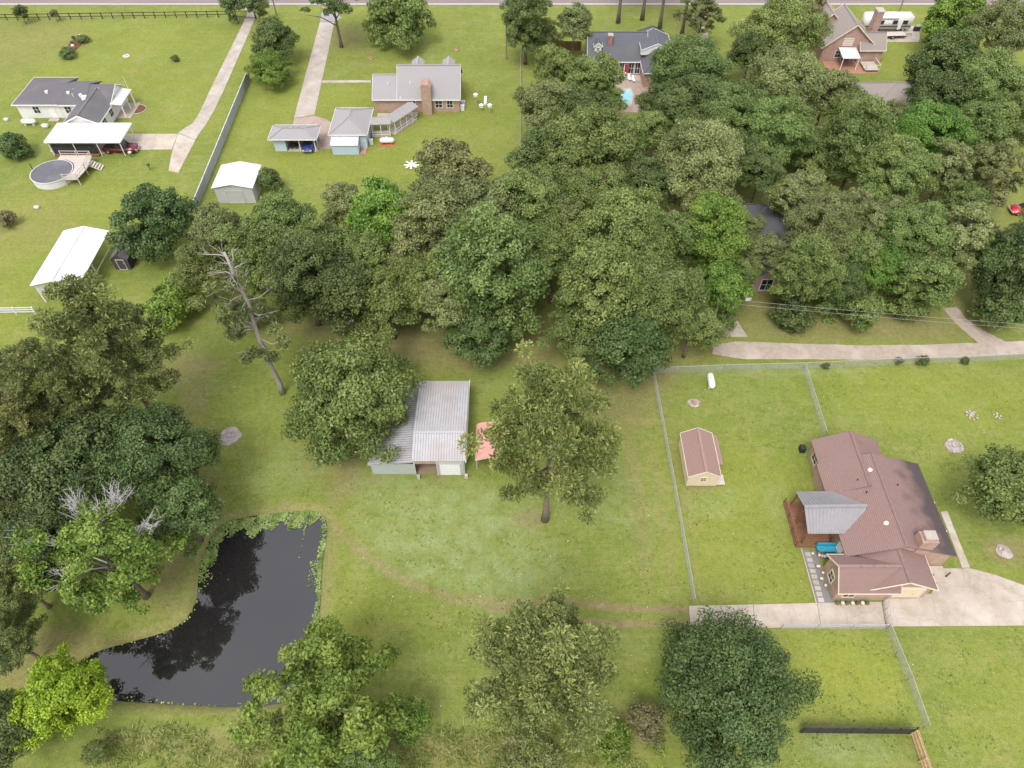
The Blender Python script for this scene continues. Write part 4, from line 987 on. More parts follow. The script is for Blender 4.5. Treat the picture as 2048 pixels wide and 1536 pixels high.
# ------------------------------------------------------------------ fences
def chain_fence(label, pts, hgt=1.25, step=3.0, postm='steel_wire', cell=.2, wire=.011):
    P = [Vector((p[0], p[1], 0)) for p in pts]
    root = thing('chain_link_fence', label, 'fence', P[0])
    pm = MB().disc(0, 0, 0, hgt + .06, .045, 8).mesh('post'); pm.materials.append(M[postm])
    mb = MB()
    for a, b in zip(P[:-1], P[1:]):
        L = (b - a).length; t = (b - a) / L; n = max(1, round(L / step))
        for i in range(n + 1):
            if i == 0 and a is not P[0]: continue
            inst('post', pm, root, a + t * (L * i / n) - P[0])
        MB().tube([a + Vector((0, 0, hgt)), b + Vector((0, 0, hgt))], .03, 6).build('top_rail', postm, root)
        nn = Vector((-t.y, t.x, 0)); k = int((L - 0) / cell)
        for i in range(-int(hgt / cell), k + 1):
            for s in (1, -1):
                x0 = i * cell; x1 = x0 + hgt
                z0, z1 = (.03, hgt) if s > 0 else (hgt, .03)
                if x0 < 0: z0 += (z1 - z0) * (-x0 / hgt); x0 = 0
                if x1 > L:
                    if x0 >= L: continue
                    z1 = z0 + (z1 - z0) * (L - x0) / (x1 - x0); x1 = L
                p, q = a + t * x0 + Vector((0, 0, z0)), a + t * x1 + Vector((0, 0, z1))
                w = Vector((0, 0, wire / 2)); o_ = nn * wire * .5
                mb.add([p - w - o_, q - w - o_, q + w + o_, p + w + o_], [(0, 1, 2, 3)])
    me = bpy.data.meshes.new('chain_link'); o_ = P[0]
    co = np.array(mb.v, np.float32) - np.array(o_, np.float32)
    quads_mesh(me, co, np.array(mb.f, np.int32)); me.materials.append(M[postm])
    o = inst('chain_link', me, root); o['kind'] = 'stuff'
    return root
def gx(u, v): p = G(u, v); return (p.x, p.y)
chain_fence('chain link fence running down beside the tan shed to the concrete strip', [gx(1305, 748), gx(1347, 975), gx(1387, 1208)])
chain_fence('chain link fence along the gravel lane, top of the mown yards', [gx(1305, 748), gx(1450, 742), gx(1610, 738), gx(1800, 729), gx(2120, 716)])
chain_fence('short chain link fence from the lane down to the brown roofed house', [gx(1606, 740), gx(1647, 873)])
chain_fence('chain link fence below the wide driveway at the lower right', [gx(1772, 1258), gx(1815, 1362), gx(1848, 1456)])
chain_fence('low chain link fence along the lower edge of the concrete strip', [gx(1560, 1258), gx(1772, 1258)])
g_ = thing('chain_link_gate', 'chain link gate across the concrete strip beside the driveway', 'gate', G(1766, 1204))
a, b = G(1766, 1204), G(1775, 1256)
mb = MB()
for z in (.15, .7, 1.25): mb.tube([a + Vector((0, 0, z)), b + Vector((0, 0, z))], .03, 6)
for f in (0, .33, .66, 1): q = a.lerp(b, f); mb.tube([q, q + Vector((0, 0, 1.28))], .03, 6)
mb.build('gate_frame', 'steel_wire', g_)
# dark screened fence at the bottom right
a, b = G(1600, 1466), G(1822, 1468)
f_ = thing('screen_fence', 'low black screened fence at the bottom right beside the round dark tree', 'fence', a)
n_ = 7
for i in range(n_):
    p, q = a.lerp(b, i / n_), a.lerp(b, (i + .97) / n_)
    MB().box(p.x, q.x, p.y - .02, p.y + .02, .05, 1.75).build('panel', 'fence_black', f_)
posts(f_, [(a.lerp(b, i / n_).x, a.y + .06) for i in range(n_ + 1)], 0, 1.8, .07, 'fence_dark')
MB().box(a.x, b.x, a.y + .03, a.y + .09, 1.74, 1.79).build('top_rail', 'fence_dark', f_)
# wooden fence leaving the frame at the bottom right
a, b = G(1822, 1470), G(1880, 1640)
f_ = thing('wooden_fence', 'new tan wooden board fence leaving the bottom edge at right', 'fence', a)
L = (b - a).length; t = (b - a) / L; nn = Vector((-t.y, t.x, 0)); ang = math.atan2(t.y, t.x)
n_ = int(L / .16); me = MB().box(-.07, .07, -.012, .012, .05, 1.6).mesh('board'); me.materials.append(M['wood_tan'])
for i in range(n_): inst('board', me, f_, t * (i * .16 + .08) + Vector((0, 0, rnd.uniform(-.015, .015))), (0, 0, ang))
for z in (.3, .85, 1.4): MB().bar(a + nn * -.06 + Vector((0, 0, z)), b + nn * -.06 + Vector((0, 0, z)), .05, .12).build('rail', 'wood_tan', f_)
for i in range(int(L / 2.2) + 1):
    q = a + t * (i * 2.2) - nn * .14; MB().box(q.x - .05, q.x + .05, q.y - .05, q.y + .05, 0, 1.6).build('post', 'wood_tan', f_)
# grey panel fence between the two left lots
a, b = G(392, 425), G(500, 158)
f_ = thing('panel_fence', 'long grey panel fence between the two lots at left', 'fence', a)
L = (b - a).length; t = (b - a) / L; ang = math.atan2(t.y, t.x); n_ = round(L / 2.4); st = L / n_
me = MB().box(.06, st - .06, -.03, .03, .06, 1.75).mesh('panel'); me.materials.append(M['fence_grey'])
me2 = MB().box(-.06, .06, -.06, .06, 0, 1.9).mesh('post'); me2.materials.append(M['fence_grey'])
me3 = MB().box(.06, st - .06, -.05, .05, 1.75, 1.82).mesh('cap_rail'); me3.materials.append(M['fence_white'])
for i in range(n_ + 1):
    inst('post', me2, f_, t * (st * i), (0, 0, ang))
    if i < n_: inst('panel', me, f_, t * (st * i), (0, 0, ang)); inst('cap_rail', me3, f_, t * (st * i), (0, 0, ang))
# black rail fence along the road
def rail_fence(label, a, b, st, hgt, m, rails, name='rail_fence', w=.1):
    f_ = thing(name, label, 'fence', a); L = (b - a).length; t = (b - a) / L; n_ = round(L / st)
    me = MB().box(-w / 2 - .02, w / 2 + .02, -w / 2 - .02, w / 2 + .02, 0, hgt).mesh('post'); me.materials.append(M[m])
    for i in range(n_ + 1): inst('post', me, f_, t * (L * i / n_))
    for k in range(rails):
        z = hgt * (k + 1) / (rails + .15) - .05
        for i in range(n_):
            p, q = a + t * (L * i / n_), a + t * (L * (i + 1) / n_)
            off = Vector((0, 0, z))
            MB().bar(p + off, q + off, .05, w + .03).build('rail', m, f_)
    return f_
rail_fence('black rail fence along the road in front of the left lawn', G(-70, 42), G(458, 34), 2.2, 1.35, 'fence_black', 2)
rail_fence('grey rail fence at the left edge beneath the open white barn', G(-120, 630), G(72, 627), 2.4, 1.25, 'fence_white', 3, w=.13)
g_ = thing('driveway_gate', 'black metal double gate across the left driveway', 'gate', G(500, 37))
a, b = G(461, 34), G(512, 37); mb = MB()
for z in (.2, 1.3): mb.bar(a + Vector((0, 0, z)), b + Vector((0, 0, z)), .06, .08)
for i in range(22): q = a.lerp(b, i / 21); mb.bar(q + Vector((0, 0, .1)), q + Vector((0, 0, 1.35 + .35 * math.sin(math.pi * i / 21))), .035, .035)
mb.build('gate_leaf', 'fence_black', g_)
posts(g_, [(a.x, a.y), (b.x, b.y)], 0, 1.8, .25, 'fence_black', 'gate_post')
chain_fence('thin wire fence beside the left lawn of the slate roofed house', [gx(1041, 113), gx(1041, 180), gx(1040, 330)], 1.3, 3.5, cell=.3)
# utility poles and wires
def pole(label, u, v, hgt, arm=True):
    b = G(u, v); p = thing('utility_pole', label, 'pole', b)
    MB().tube([b, b + Vector((0, 0, hgt))], [.16, .11], 10).build('shaft', 'wood_pole', p)
    if arm:
        MB().box(b.x - 1.1, b.x + 1.1, b.y - .06, b.y + .06, hgt - .8, hgt - .66).build('crossarm', 'wood_pole', p)
        for dx in (-.95, 0, .95): MB().disc(b.x + dx, b.y, hgt - .66, hgt - .48, .05, 8).build('insulator', 'plastic_white', p)
    return p
pole('slim light pole on the lawn edge right of the brick house', 1013, 118, 7.5, False)
pole('utility pole by the road beside the round green tree', 553, 30, 9)
pole('utility pole on the grass behind the motorhome', 1796, 28, 9)
pw = G(1440, 598, 7.5)
p_ = thing('utility_pole', 'utility pole hidden in the crowns at the left end of the power lines', 'pole', (pw.x, pw.y, 0))
MB().tube([(pw.x, pw.y, 0), (pw.x, pw.y, 8.2)], [.15, .11], 10).build('shaft', 'wood_pole', p_)
for dx, lab in ((0, 'upper thin power line strung over the gravel lane'), (.7, 'lower thin power line strung over the gravel lane')):
    p0, p1 = Vector((pw.x, pw.y, 7.6 - dx)), G(2250, 662, 7.2) - Vector((0, 0, dx))
    pts = []
    for i in range(25):
        f = i / 24; q = Vector(p0).lerp(Vector(p1), f); q.z -= 1.2 * f * (1 - f); pts.append(q)
    o = MB().tube(pts, .012, 5).build('power_line', 'steel_wire'); o['label'] = lab; o['category'] = 'cable'; o['group'] = 'power lines over the lane'

# ------------------------------------------------------------------ vehicles
def wheel(root, x, y, r=.34, w=.22):
    o = MB().lathe([(r * .7, -w / 2), (r, -w / 2 + .03), (r, w / 2 - .03), (r * .7, w / 2)], 'y', (0, 0, 0), 16).mesh('tyre', smooth=True); o.materials.append(M['rubber'])
    t = inst('tyre', o, root, (x, y, r))
    m = MB().lathe([(r * .2, -w / 2 - .01), (r * .68, -w / 2 + .01), (r * .68, w / 2 - .01), (r * .2, w / 2 + .01)], 'y', (0, 0, 0), 12).mesh('rim'); m.materials.append(M['rim_metal'])
    inst('rim', m, t)
def bevelled(mb, name, m, root, w=.06, seg=2):
    me = mb.mesh(name); bm = bmesh.new(); bm.from_mesh(me)
    bmesh.ops.bevel(bm, geom=bm.edges[:], offset=w, segments=seg, affect='EDGES', clamp_overlap=True)
    bm.to_mesh(me); bm.free(); me.polygons.foreach_set('use_smooth', [True] * len(me.polygons)); me.materials.append(M[m])
    return inst(name, me, root)
def car(name, label, cat, loc, rz, paint, pickup=False, L=4.6, W=1.82):
    r = thing(name, label, cat, loc, rz)
    h = L / 2; z0, zb = .32, (1.0 if pickup else .92); zt = 1.82 if pickup else 1.48
    if pickup: prof = [(-h, z0 + .15), (-h, zb), (h - 1.2, zb), (h - .1, zb - .08), (h, zb - .3), (h, z0 + .1), (h - .2, z0), (-h + .3, z0)]
    else: prof = [(-h, z0 + .2), (-h + .05, zb), (-h + .7, zb + .05), (h - 1.3, zb + .02), (h - .15, zb - .18), (h, zb - .4), (h, z0 + .1), (h - .2, z0), (-h + .3, z0)]
    bevelled(MB().prism(prof, 'y', -W / 2, W / 2), 'body', paint, r, .05)
    cx0, cx1 = (-.55, 1.35) if pickup else (-h + .35, h - 1.35)
    tx0, tx1 = (-.4, .75) if pickup else (-h + 1.0, h - 2.2)
    w0, w1 = W / 2 - .06, W / 2 - .24
    MB().add([(cx0, -w0, zb - .03), (cx1, -w0, zb - .03), (cx1, w0, zb - .03), (cx0, w0, zb - .03), (tx0, -w1, zt), (tx1, -w1, zt), (tx1, w1, zt), (tx0, w1, zt)],
             [(3, 2, 1, 0), (4, 5, 6, 7), (0, 1, 5, 4), (1, 2, 6, 5), (2, 3, 7, 6), (3, 0, 4, 7)])
    mb = MB(); mb.add([(cx0, -w0, zb - .03), (cx1, -w0, zb - .03), (cx1, w0, zb - .03), (cx0, w0, zb - .03), (tx0, -w1, zt), (tx1, -w1, zt), (tx1, w1, zt), (tx0, w1, zt)],
                      [(3, 2, 1, 0), (4, 5, 6, 7), (0, 1, 5, 4), (1, 2, 6, 5), (2, 3, 7, 6), (3, 0, 4, 7)])
    me = mb.mesh('cabin_glass'); me.materials.append(M['glass']); inst('cabin_glass', me, r)
    bevelled(MB().box(tx0 - .08, tx1 + .08, -w1 - .05, w1 + .05, zt - .01, zt + .05), 'roof', paint, r, .02)
    if pickup:
        me = MB().box(-h + .12, -.65, -W / 2 + .14, W / 2 - .14, zb - .01, zb + .012).mesh('bed'); me.materials.append(M['black_part']); inst('bed', me, r)
    for x in (-h + .85, h - .9):
        for y in (-W / 2 + .08, W / 2 - .08): wheel(r, x, y, .4 if pickup else .33)
    for y in (-W / 2 + .28, W / 2 - .28):
        me = MB().box(h - .06, h + .015, y - .16, y + .16, zb - .36, zb - .22).mesh('headlight'); me.materials.append(M['plastic_white']); inst('headlight', me, r)
    me = MB().box(h - .02, h + .06, -W / 2 + .1, W / 2 - .1, z0 + .1, z0 + .26).mesh('bumper'); me.materials.append(M['rim_metal']); inst('bumper', me, r)
    return r
car('pickup_truck', 'dark red pickup truck parked half under the flat white carport', 'truck', (-66.6, 107.9, .05), 0, 'paint_red', True, 5.6, 1.95)
car('parked_car', 'dark blue car parked in the right bay of the two bay carport', 'car', (-34.8, 109.3, .06), R(-90), 'paint_blue')
p = G(2042, 425); car('parked_car', 'bright red car at the right edge under the trees', 'car', (p.x + .4, p.y, 0), R(180), 'paint_bright_red')
mw = thing('lawn_mower', 'dark riding mower stored in the left bay of the two bay carport', 'mower', (-37.4, 108.9, .06))
bevelled(MB().box(-.5, .5, -.35, .35, .3, .65), 'body', 'black_part', mw); bevelled(MB().box(-.35, .0, -.25, .25, .65, 1.0), 'seat', 'black_part', mw)
for x in (-.4, .4):
    for y in (-.4, .4): wheel(mw, x, y, .22, .16)
# motorhome
p = G(1769, 62); rv = thing('motorhome', 'long white motorhome parked on the pad beside the taupe roofed house', 'motorhome', (p.x, p.y + .6, .05))
bevelled(MB().box(-4.9, 4.9, -1.25, 1.25, .55, 3.2), 'body', 'paint_white', rv, .18, 3)
def part(root, name, m, *bx):
    mb = MB()
    for b_ in bx: mb.box(*b_)
    me = mb.mesh(name); me.materials.append(M[m]); return inst(name, me, root)
part(rv, 'windscreen', 'glass', (4.86, 4.93, -1.05, 1.05, 1.5, 2.6))
for x in (-3.6, -1.6, 1.2, 3.3): part(rv, 'window', 'glass', (x - .5, x + .5, -1.28, -1.22, 1.6, 2.4))
part(rv, 'door', 'plastic_white', (2.0, 2.7, -1.29, -1.24, .6, 2.5))
part(rv, 'stripe', 'paint_black', (-4.7, 4.6, -1.275, -1.24, 1.1, 1.3))
for x in (-2.8, .9): bevelled(MB().box(x - .5, x + .5, -.4, .4, 3.18, 3.5), 'roof_unit', 'plastic_white', rv, .08)
part(rv, 'awning', 'fence_grey', (-3.5, 1.6, -1.42, -1.27, 2.75, 2.9))
for x in (-2.9, -2.0, 3.4):
    for y in (-1.1, 1.1): wheel(rv, x, y, .48, .28)
# flat trailer next to it
p = G(1785, 74); tr = thing('flat_trailer', 'low flatbed trailer on the pad in front of the motorhome', 'trailer', (p.x, p.y, .05), R(3))
part(tr, 'bed', 'wood_weathered', (-2.8, 2.4, -1., 1., .5, .6)); part(tr, 'frame', 'fence_black', (-2.85, 2.45, -1.06, -1., .45, .66), (-2.85, 2.45, 1., 1.06, .45, .66), (2.4, 3.9, -.06, .06, .45, .55))
for y in (-1.1, 1.1): wheel(tr, -.6, y, .36, .2)
part(tr, 'jack', 'rim_metal', (3.75, 3.85, -.05, .05, 0, .55))
br = thing('barbecue_grill', 'grey covered barbecue at the right end of the motorhome pad', 'grill', G(1832, 62))
part(br, 'cart', 'fence_black', (-.6, .6, -.3, .3, .0, .85)); bevelled(MB().box(-.65, .65, -.35, .35, .85, 1.25), 'hood', 'fence_grey', br, .12)

# ------------------------------------------------------------------ yard things
def propane(label, u, v, rz=0, L=2.6, r=.45, base='concrete_grey', pad=False):
    t = thing('propane_tank', label, 'tank', G(u, v), rz)
    h = L / 2; pr = [(.02, -h), (r * .55, -h + .1), (r * .87, -h + .26), (r, -h + .48), (r, h - .48), (r * .87, h - .26), (r * .55, h - .1), (.02, h)]
    me = MB().lathe(pr, 'x', (0, 0, r + .28), 20).mesh('tank', smooth=True); me.materials.append(M['tank_white']); inst('tank', me, t)
    for x in (-h * .55, h * .55): part(t, 'leg', 'tank_white' if not pad else 'tank_red', (x - .08, x + .08, -.32, .32, 0, .36))
    me = MB().lathe([(.2, 0), (.2, .1), (.12, .2), (.02, .22)], 'z', (0, 0, 2 * r + .26), 12).mesh('valve_dome', smooth=True); me.materials.append(M['plastic_white']); inst('valve_dome', me, t)
    if pad: part(t, 'pad', 'tank_red', (-h, h, -.75, .45, -.02, .05))
    return t
propane('white propane tank on the lawn left of the white ranch house', 61, 250)
propane('white propane tank on a reddish pad right of the hip roofed garage', 775, 288, pad=True)
propane('white propane tank standing lengthwise near the top of the shed yard', 1420, 768, R(88), 2.4, .42)
# above ground pool with deck
c = G(100, 356); pl = thing('above_ground_pool', 'round above ground pool with dark cover, beside the pale deck', 'pool', (-75.0, 100.2, 0))
MB().lathe([(3.2, 0), (3.22, .1), (3.2, 1.2), (3.3, 1.22), (3.3, 1.3), (3.18, 1.3), (3.17, .9)], 'z', (-75, 100.2, 0), 48).build('wall', 'pool_wall', pl)
vs = []; fs = []; rg = np.random.RandomState(4)
for i in range(7):
    for j in range(40): a = j * 2 * math.pi / 40; q = 3.16 * (i + .4) / 6.4; vs.append((-75 + q * math.cos(a), 100.2 + q * math.sin(a), 1.33 - .12 * (1 - (q / 3.2) ** 2) + rg.uniform(-.015, .015)))
for i in range(6):
    for j in range(40): fs.append((i * 40 + j, i * 40 + (j + 1) % 40, (i + 1) * 40 + (j + 1) % 40, (i + 1) * 40 + j))
fs.append(tuple(range(40)))
MB().add(vs, fs).build('cover', 'pool_cover', pl, True)
MB().bar((-78.4, 100.8, .0), (-78.6, 101.2, 2.1), .1, .1).build('skimmer_pole', 'fence_black', pl)
dk = thing('pool_deck_platform', 'pale weathered wooden deck wrapped round the right side of the pool', 'deck', (-71.3, 101, 0))
me = None
for i in range(22):
    y = 98.0 + i * .31; hw = math.sqrt(max(0, 3.36 ** 2 - (y - 100.2) ** 2)); x0 = -75 + hw + .05; x1 = -70.1 + .5 * math.sin(i * .15)
    if y > 103.3: x0 = -75.4
    MB().box(x0, x1, y, y + .285, 1.2, 1.26).build('plank', 'wood_weathered', dk)
posts(dk, [(-70.0, 98.2), (-69.8, 101), (-70.2, 104.6), (-72.6, 104.7), (-75.2, 104.7), (-72.2, 98.1)], 0, 2.2, .12, 'wood_weathered')
mb = MB()
for z in (1.7, 2.15):
    for p, q in (((-70, 98.2), (-69.8, 101)), ((-69.8, 101), (-70.2, 104.6)), ((-70.2, 104.6), (-75.2, 104.7)), ((-72.2, 98.1), (-70, 98.2))): mb.bar((*p, z), (*q, z), .09, .07)
mb.build('railing', 'wood_weathered', dk)
for i in range(5): MB().box(-69.9 + i * .35, -69.55 + i * .35, 102.3, 103.6, 1.0 - i * .22, 1.05 - i * .22).build('step', 'wood_weathered', dk)
MB().bar((-69.9, 102.25, 1.0), (-68.2, 102.25, .05), .06, .2).build('stringer', 'wood_weathered', dk); MB().bar((-69.9, 103.65, 1.0), (-68.2, 103.65, .05), .06, .2).build('stringer', 'wood_weathered', dk)
# stone rings and fire pits
def ring(name, label, cat, u, v, r, n, ash=True, m='stone', piled=0):
    c = G(u, v); t = thing(name, label, cat, c)
    if ash:
        pts = [(c.x + r * (1 + .12 * math.sin(a * 3 + u) + .06 * math.sin(a * 7)) * math.cos(a), c.y + r * (1 + .1 * math.sin(a * 2 + v)) * math.sin(a)) for a in [i * 2 * math.pi / 28 for i in range(28)]]
        MB().prism(pts, 'z', -.02, .02).build('ash_bed', 'ash', t)
    me = bpy.data.meshes.new('stone'); bm = bmesh.new(); bmesh.ops.create_icosphere(bm, subdivisions=1, radius=.5)
    for v_ in bm.verts: v_.co *= rnd.uniform(.75, 1.2)
    bm.to_mesh(me); bm.free(); me.materials.append(M[m])
    for i in range(n):
        a = i * 2 * math.pi / n; s = rnd.uniform(.25, .42)
        inst('stone', me, t, (r * .9 * math.cos(a), r * .9 * math.sin(a), s * .3), (0, 0, rnd.random() * 6), (s, s * rnd.uniform(.7, 1.1), s * .7))
    for i in range(piled):
        a = rnd.random() * 6.28; q = r * .6 * rnd.random(); s = rnd.uniform(.15, .4)
        inst('stone', me, t, (q * math.cos(a), q * math.sin(a), s * .25), (rnd.random(), rnd.random(), rnd.random() * 6), (s, s * .8, s * .6))
    return t
ring('fire_pit', 'pale round ash pit on the grass right of the spreading dark oaks', 'fire pit', 460, 872, 1.25, 0, True, 'stone', 26)
ring('stone_ring', 'round stone ring on the lawn right of the brown roofed house', 'stone ring', 1908, 893, 1.0, 16, True, 'stone', 14)
ring('brush_pile', 'pale pile of stones near the lane fence, upper of the right lawn', 'pile', 1943, 831, .7, 8, False, 'stone', 16)
ring('stone_pile', 'small low stone heap right of the pale pile on the right lawn', 'pile', 1994, 833, .45, 5, False, 'stone', 5)
ring('flower_ring', 'mulched ring with red bricks beside the driveway of the brick house', 'planter', 741, 117, .55, 9, True, 'terracotta', 2)
ring('flower_ring', 'brick ring on the lawn right of the brick house roof dormers', 'planter', 913, 100, .55, 8, True, 'terracotta', 2)
ring('rubble_patch', 'patch of pinkish rubble beside the chain link fence above the shed', 'rubble', 1388, 806, .7, 0, True, 'terracotta', 18)
ring('rubble_patch', 'pale litter of stones at the foot of the right edge tree', 'rubble', 2008, 1103, .8, 0, True, 'stone', 16)
ring('well_cover', 'stone well ring on the far lawn above the white ranch house', 'well', 253, 113, .6, 8, True, 'plastic_white', 4)
# mulched young tree bed + flag pole by ranch house
t = thing('flag_pole', 'leaning pale pole in a round mulch bed beside the white ranch house', 'pole', G(275, 219))
c = G(275, 219); MB().disc(c.x, c.y, -.02, .06, 1.45, 28).build('mulch_bed', 'mulch', t)
MB().tube([c, c + Vector((0, 0, 6.3))], [.06, .04], 8).build('pole', 'cream_trim', t)
MB().lathe([(1.5, -.02), (1.62, .03), (1.62, .1), (1.48, .1), (1.46, .0)], 'z', tuple(c), 28, False).build('edging', 'concrete_grey', t)
# garden feeders and birdbaths right of the brick house
for i, (u, v, lab) in enumerate(((952, 210, 'white post feeder nearest the brick house wall'), (963, 222, 'tiny white feeder box between the two post feeders'), (980, 228, 'white post feeder farthest right on the lawn'))):
    c = G(u, v); t = thing('bird_feeder', lab, 'feeder', c)
    hh = (1.7, .8, 1.4)[i]
    MB().tube([c, c + Vector((0, 0, hh))], .05, 8).build('post', 'steel_wire', t)
    MB().cbox(c.x, c.y, hh, .6, .6, .4).build('box', 'plastic_white', t)
    MB().lathe([(.5, 0), (.05, .3)], 'z', (c.x, c.y, hh + .4), 4).build('roof', 'plastic_white', t)
c = G(971, 203); t = thing('garden_trellis', 'white stacked planter tower on the lawn right of the brick house', 'planter', c)
for i in range(4): MB().disc(c.x, c.y - 1.1 + i * .7, 0, .4, .28, 10).build('pot', 'plastic_white', t)
MB().box(c.x - .35, c.x + .35, c.y - 1.5, c.y + 1.4, -.02, .04).build('bed', 'terracotta', t)
# white folding frame
c = G(823, 331); t = thing('folded_canopy', 'white folded canopy frame lying on the grass above the trees', 'canopy', c)
for a in (0, .8, 1.6, 2.4):
    d_ = Vector((math.cos(a), math.sin(a), 0)) * 1.25; MB().bar(c - d_ + Vector((0, 0, .08 + a * .05)), c + d_ + Vector((0, 0, .08 + a * .05)), .3, .06).build('strut', 'plastic_white', t)
MB().disc(c.x, c.y, 0, .22, .4, 8).build('hub', 'plastic_white', t)
# small yard bits
for u, v, lab, m, s in ((14, 241, 'white ball shaped bin left of the propane tank by the ranch house', 'plastic_white', .35), (75, 417, 'white bucket lying on the left field below the pool', 'plastic_white', .35),
                        (707, 642, 'white beehive box at the edge of the tree belt', 'plastic_white', .6), (931, 565, 'white object glimpsed through the belt trees', 'plastic_white', .9),
                        (1125, 585, 'white chair glimpsed under the central belt trees', 'plastic_white', .5), (92, 255, 'white table left of the flat carport', 'plastic_white', .5),
                        (1495, 601, 'white bin at the wall of the shaded brick house', 'plastic_white', .4)):
    c = G(u, v); t = thing('yard_object' if 'glimpsed' in lab else lab.split()[1] + '_item', lab, 'yard item', c)
    bevelled(MB().box(-s, s, -s * .6, s * .6, .0, s * 1.1), 'body', m, t, .06)
    bevelled(MB().box(-s * 1.08, s * 1.08, -s * .68, s * .68, s * 1.1, s * 1.22), 'lid', m, t, .02)
for u, v, lab in ((264, 315, 'small garden ornament with yellow top below the white carport'), (301, 340, 'dark garden ornament right of the one with the yellow top')):
    c = G(u, v); t = thing('garden_ornament', lab, 'ornament', c)
    MB().tube([c, c + Vector((0, 0, .9))], .05, 6).build('stake', 'fence_black', t)
    MB().lathe([(.05, 0), (.28, .15), (.3, .3), (.05, .5)], 'z', (c.x, c.y, .75), 10).build('head', 'cream_trim' if u < 280 else 'fence_dark', t)
# deck clutter under the trees beside taupe house: aqua and red floats
for u, v, lab, m in ((1572, 85, 'pale aqua pool float heap under the tree left of the taupe roofed house', 'aqua_fabric'), (1596, 84, 'red pool float beside the aqua heap under the tree', 'red_fabric')):
    c = G(u, v); t = thing('pool_float', lab, 'float', c)
    me = MB().lathe([(.45, .05), (.75, 0), (.95, .2), (.75, .42), (.45, .36)], 'z', (0, 0, 0), 20).mesh('ring', smooth=True); me.materials.append(M[m]); inst('ring', me, t)
    part(t, 'backrest', m, (-.5, .5, .5, .75, .2, .8))
# shrubs pots along the brown roofed house gravel
for i in range(7):
    x = 32.7 + i * .5; t = thing('flower_pot', 'white flowering pot in the gravel row along the front of the brown roofed house', 'pot', (x, 28.1, .024), group='flower pots along the front bed')
    me = bpy.data.meshes.get('shared_pot') or MB().lathe([(.12, 0), (.18, .28), (.16, .28)], 'z', (0, 0, 0), 10).mesh('shared_pot')
    inst('pot', me, t, m='terracotta')
    me2 = bpy.data.meshes.get('shared_bloom') or MB().lathe([(.05, 0), (.2, .08), (.18, .2), (.03, .28)], 'z', (0, 0, .24), 8).mesh('shared_bloom')
    inst('bloom', me2, t, m='white_flower' if i % 2 else 'leaf_light')
for i in range(14):
    a = rnd.uniform(31.6, 33.2) if i < 8 else rnd.uniform(31.65, 32.15); b_ = rnd.uniform(33.0, 33.7) if i < 8 else rnd.uniform(28.6, 32.8)
    t = thing('flower_pot', 'small pot with white bloom in the gravel corner beside the patio deck' if i < 8 else 'small pot with white bloom in the gravel strip left of the brown roofed house', 'pot', (a, b_, .024), group='pots in the gravel corner' if i < 8 else 'pots in the gravel strip')
    inst('pot', bpy.data.meshes['shared_pot'], t, scale=(.8, .8, .8), m='terracotta'); inst('bloom', bpy.data.meshes['shared_bloom'], t, scale=(.8, .8, .8), m='white_flower')

# patio chairs and pool loungers
def chair(label, loc, rz, m, lounge=False, group=None):
    t = thing('pool_lounger' if lounge else 'patio_chair', label, 'lounger' if lounge else 'chair', loc, rz, group)
    L_ = .75 if lounge else .26
    part(t, 'seat', m, (-.26, .26, -L_, .26, .36, .42))
    me = MB().add([(-.26, .24, .4), (.26, .24, .4), (.26, .5, 1.0), (-.26, .5, 1.0), (-.26, .3, .4), (.26, .3, .4), (.26, .56, 1.0), (-.26, .56, 1.0)], [(3, 2, 1, 0), (4, 5, 6, 7), (0, 1, 5, 4), (1, 2, 6, 5), (2, 3, 7, 6), (3, 0, 4, 7)]).mesh('backrest'); me.materials.append(M[m]); inst('backrest', me, t)
    for x in (-.23, .23):
        for y in (-L_ + .04, .22): part(t, 'leg', m, (x - .025, x + .025, y - .025, y + .025, 0, .36))
chair('dark red patio chair nearest the deck in the gravel corner', (32.5, 33.75, .024), 2.6, 'wood_brown')
chair('dark patio chair against the wall in the gravel corner', (33.4, 33.25, .024), 4.2, 'fence_dark')
for i, (u, v) in enumerate(((1250, 158), (1258, 160), (1266, 163))):
    p = G(u, v); chair(('white lounger nearest the trees on the pool deck', 'white lounger in the middle of the row on the pool deck', 'white lounger nearest the house wing on the pool deck')[i], (p.x, p.y, .05), .2, 'plastic_white', True, 'loungers on the pool deck')
# planting bed on the upper left lawn
c = G(150, 92); t = thing('planting_bed', 'mulched planting bed with low shrubs and red pots on the upper left lawn', 'flower bed', c)
MB().prism([(c.x + x, c.y + y) for x, y in ((-1.1, -2.9), (.7, -2.6), (1.2, 0), (1.0, 2.6), (-.6, 3.4), (-1.6, 1.2))], 'z', -.02, .03).build('mulch_bed', 'mulch', t)
for x, y in ((-.9, 2.2), (.1, 2.9), (.6, 1.2), (-.4, .1), (.4, -1.4)):
    me = bpy.data.meshes['shared_pot']; inst('pot', me, t, (x, y, .03), scale=(2, 2, 1.8), m='terracotta'); inst('plant', bpy.data.meshes['shared_bloom'], t, (x, y, .1), scale=(1.8, 1.8, 1.8), m='leaf_dark' if x < 0 else 'white_flower')

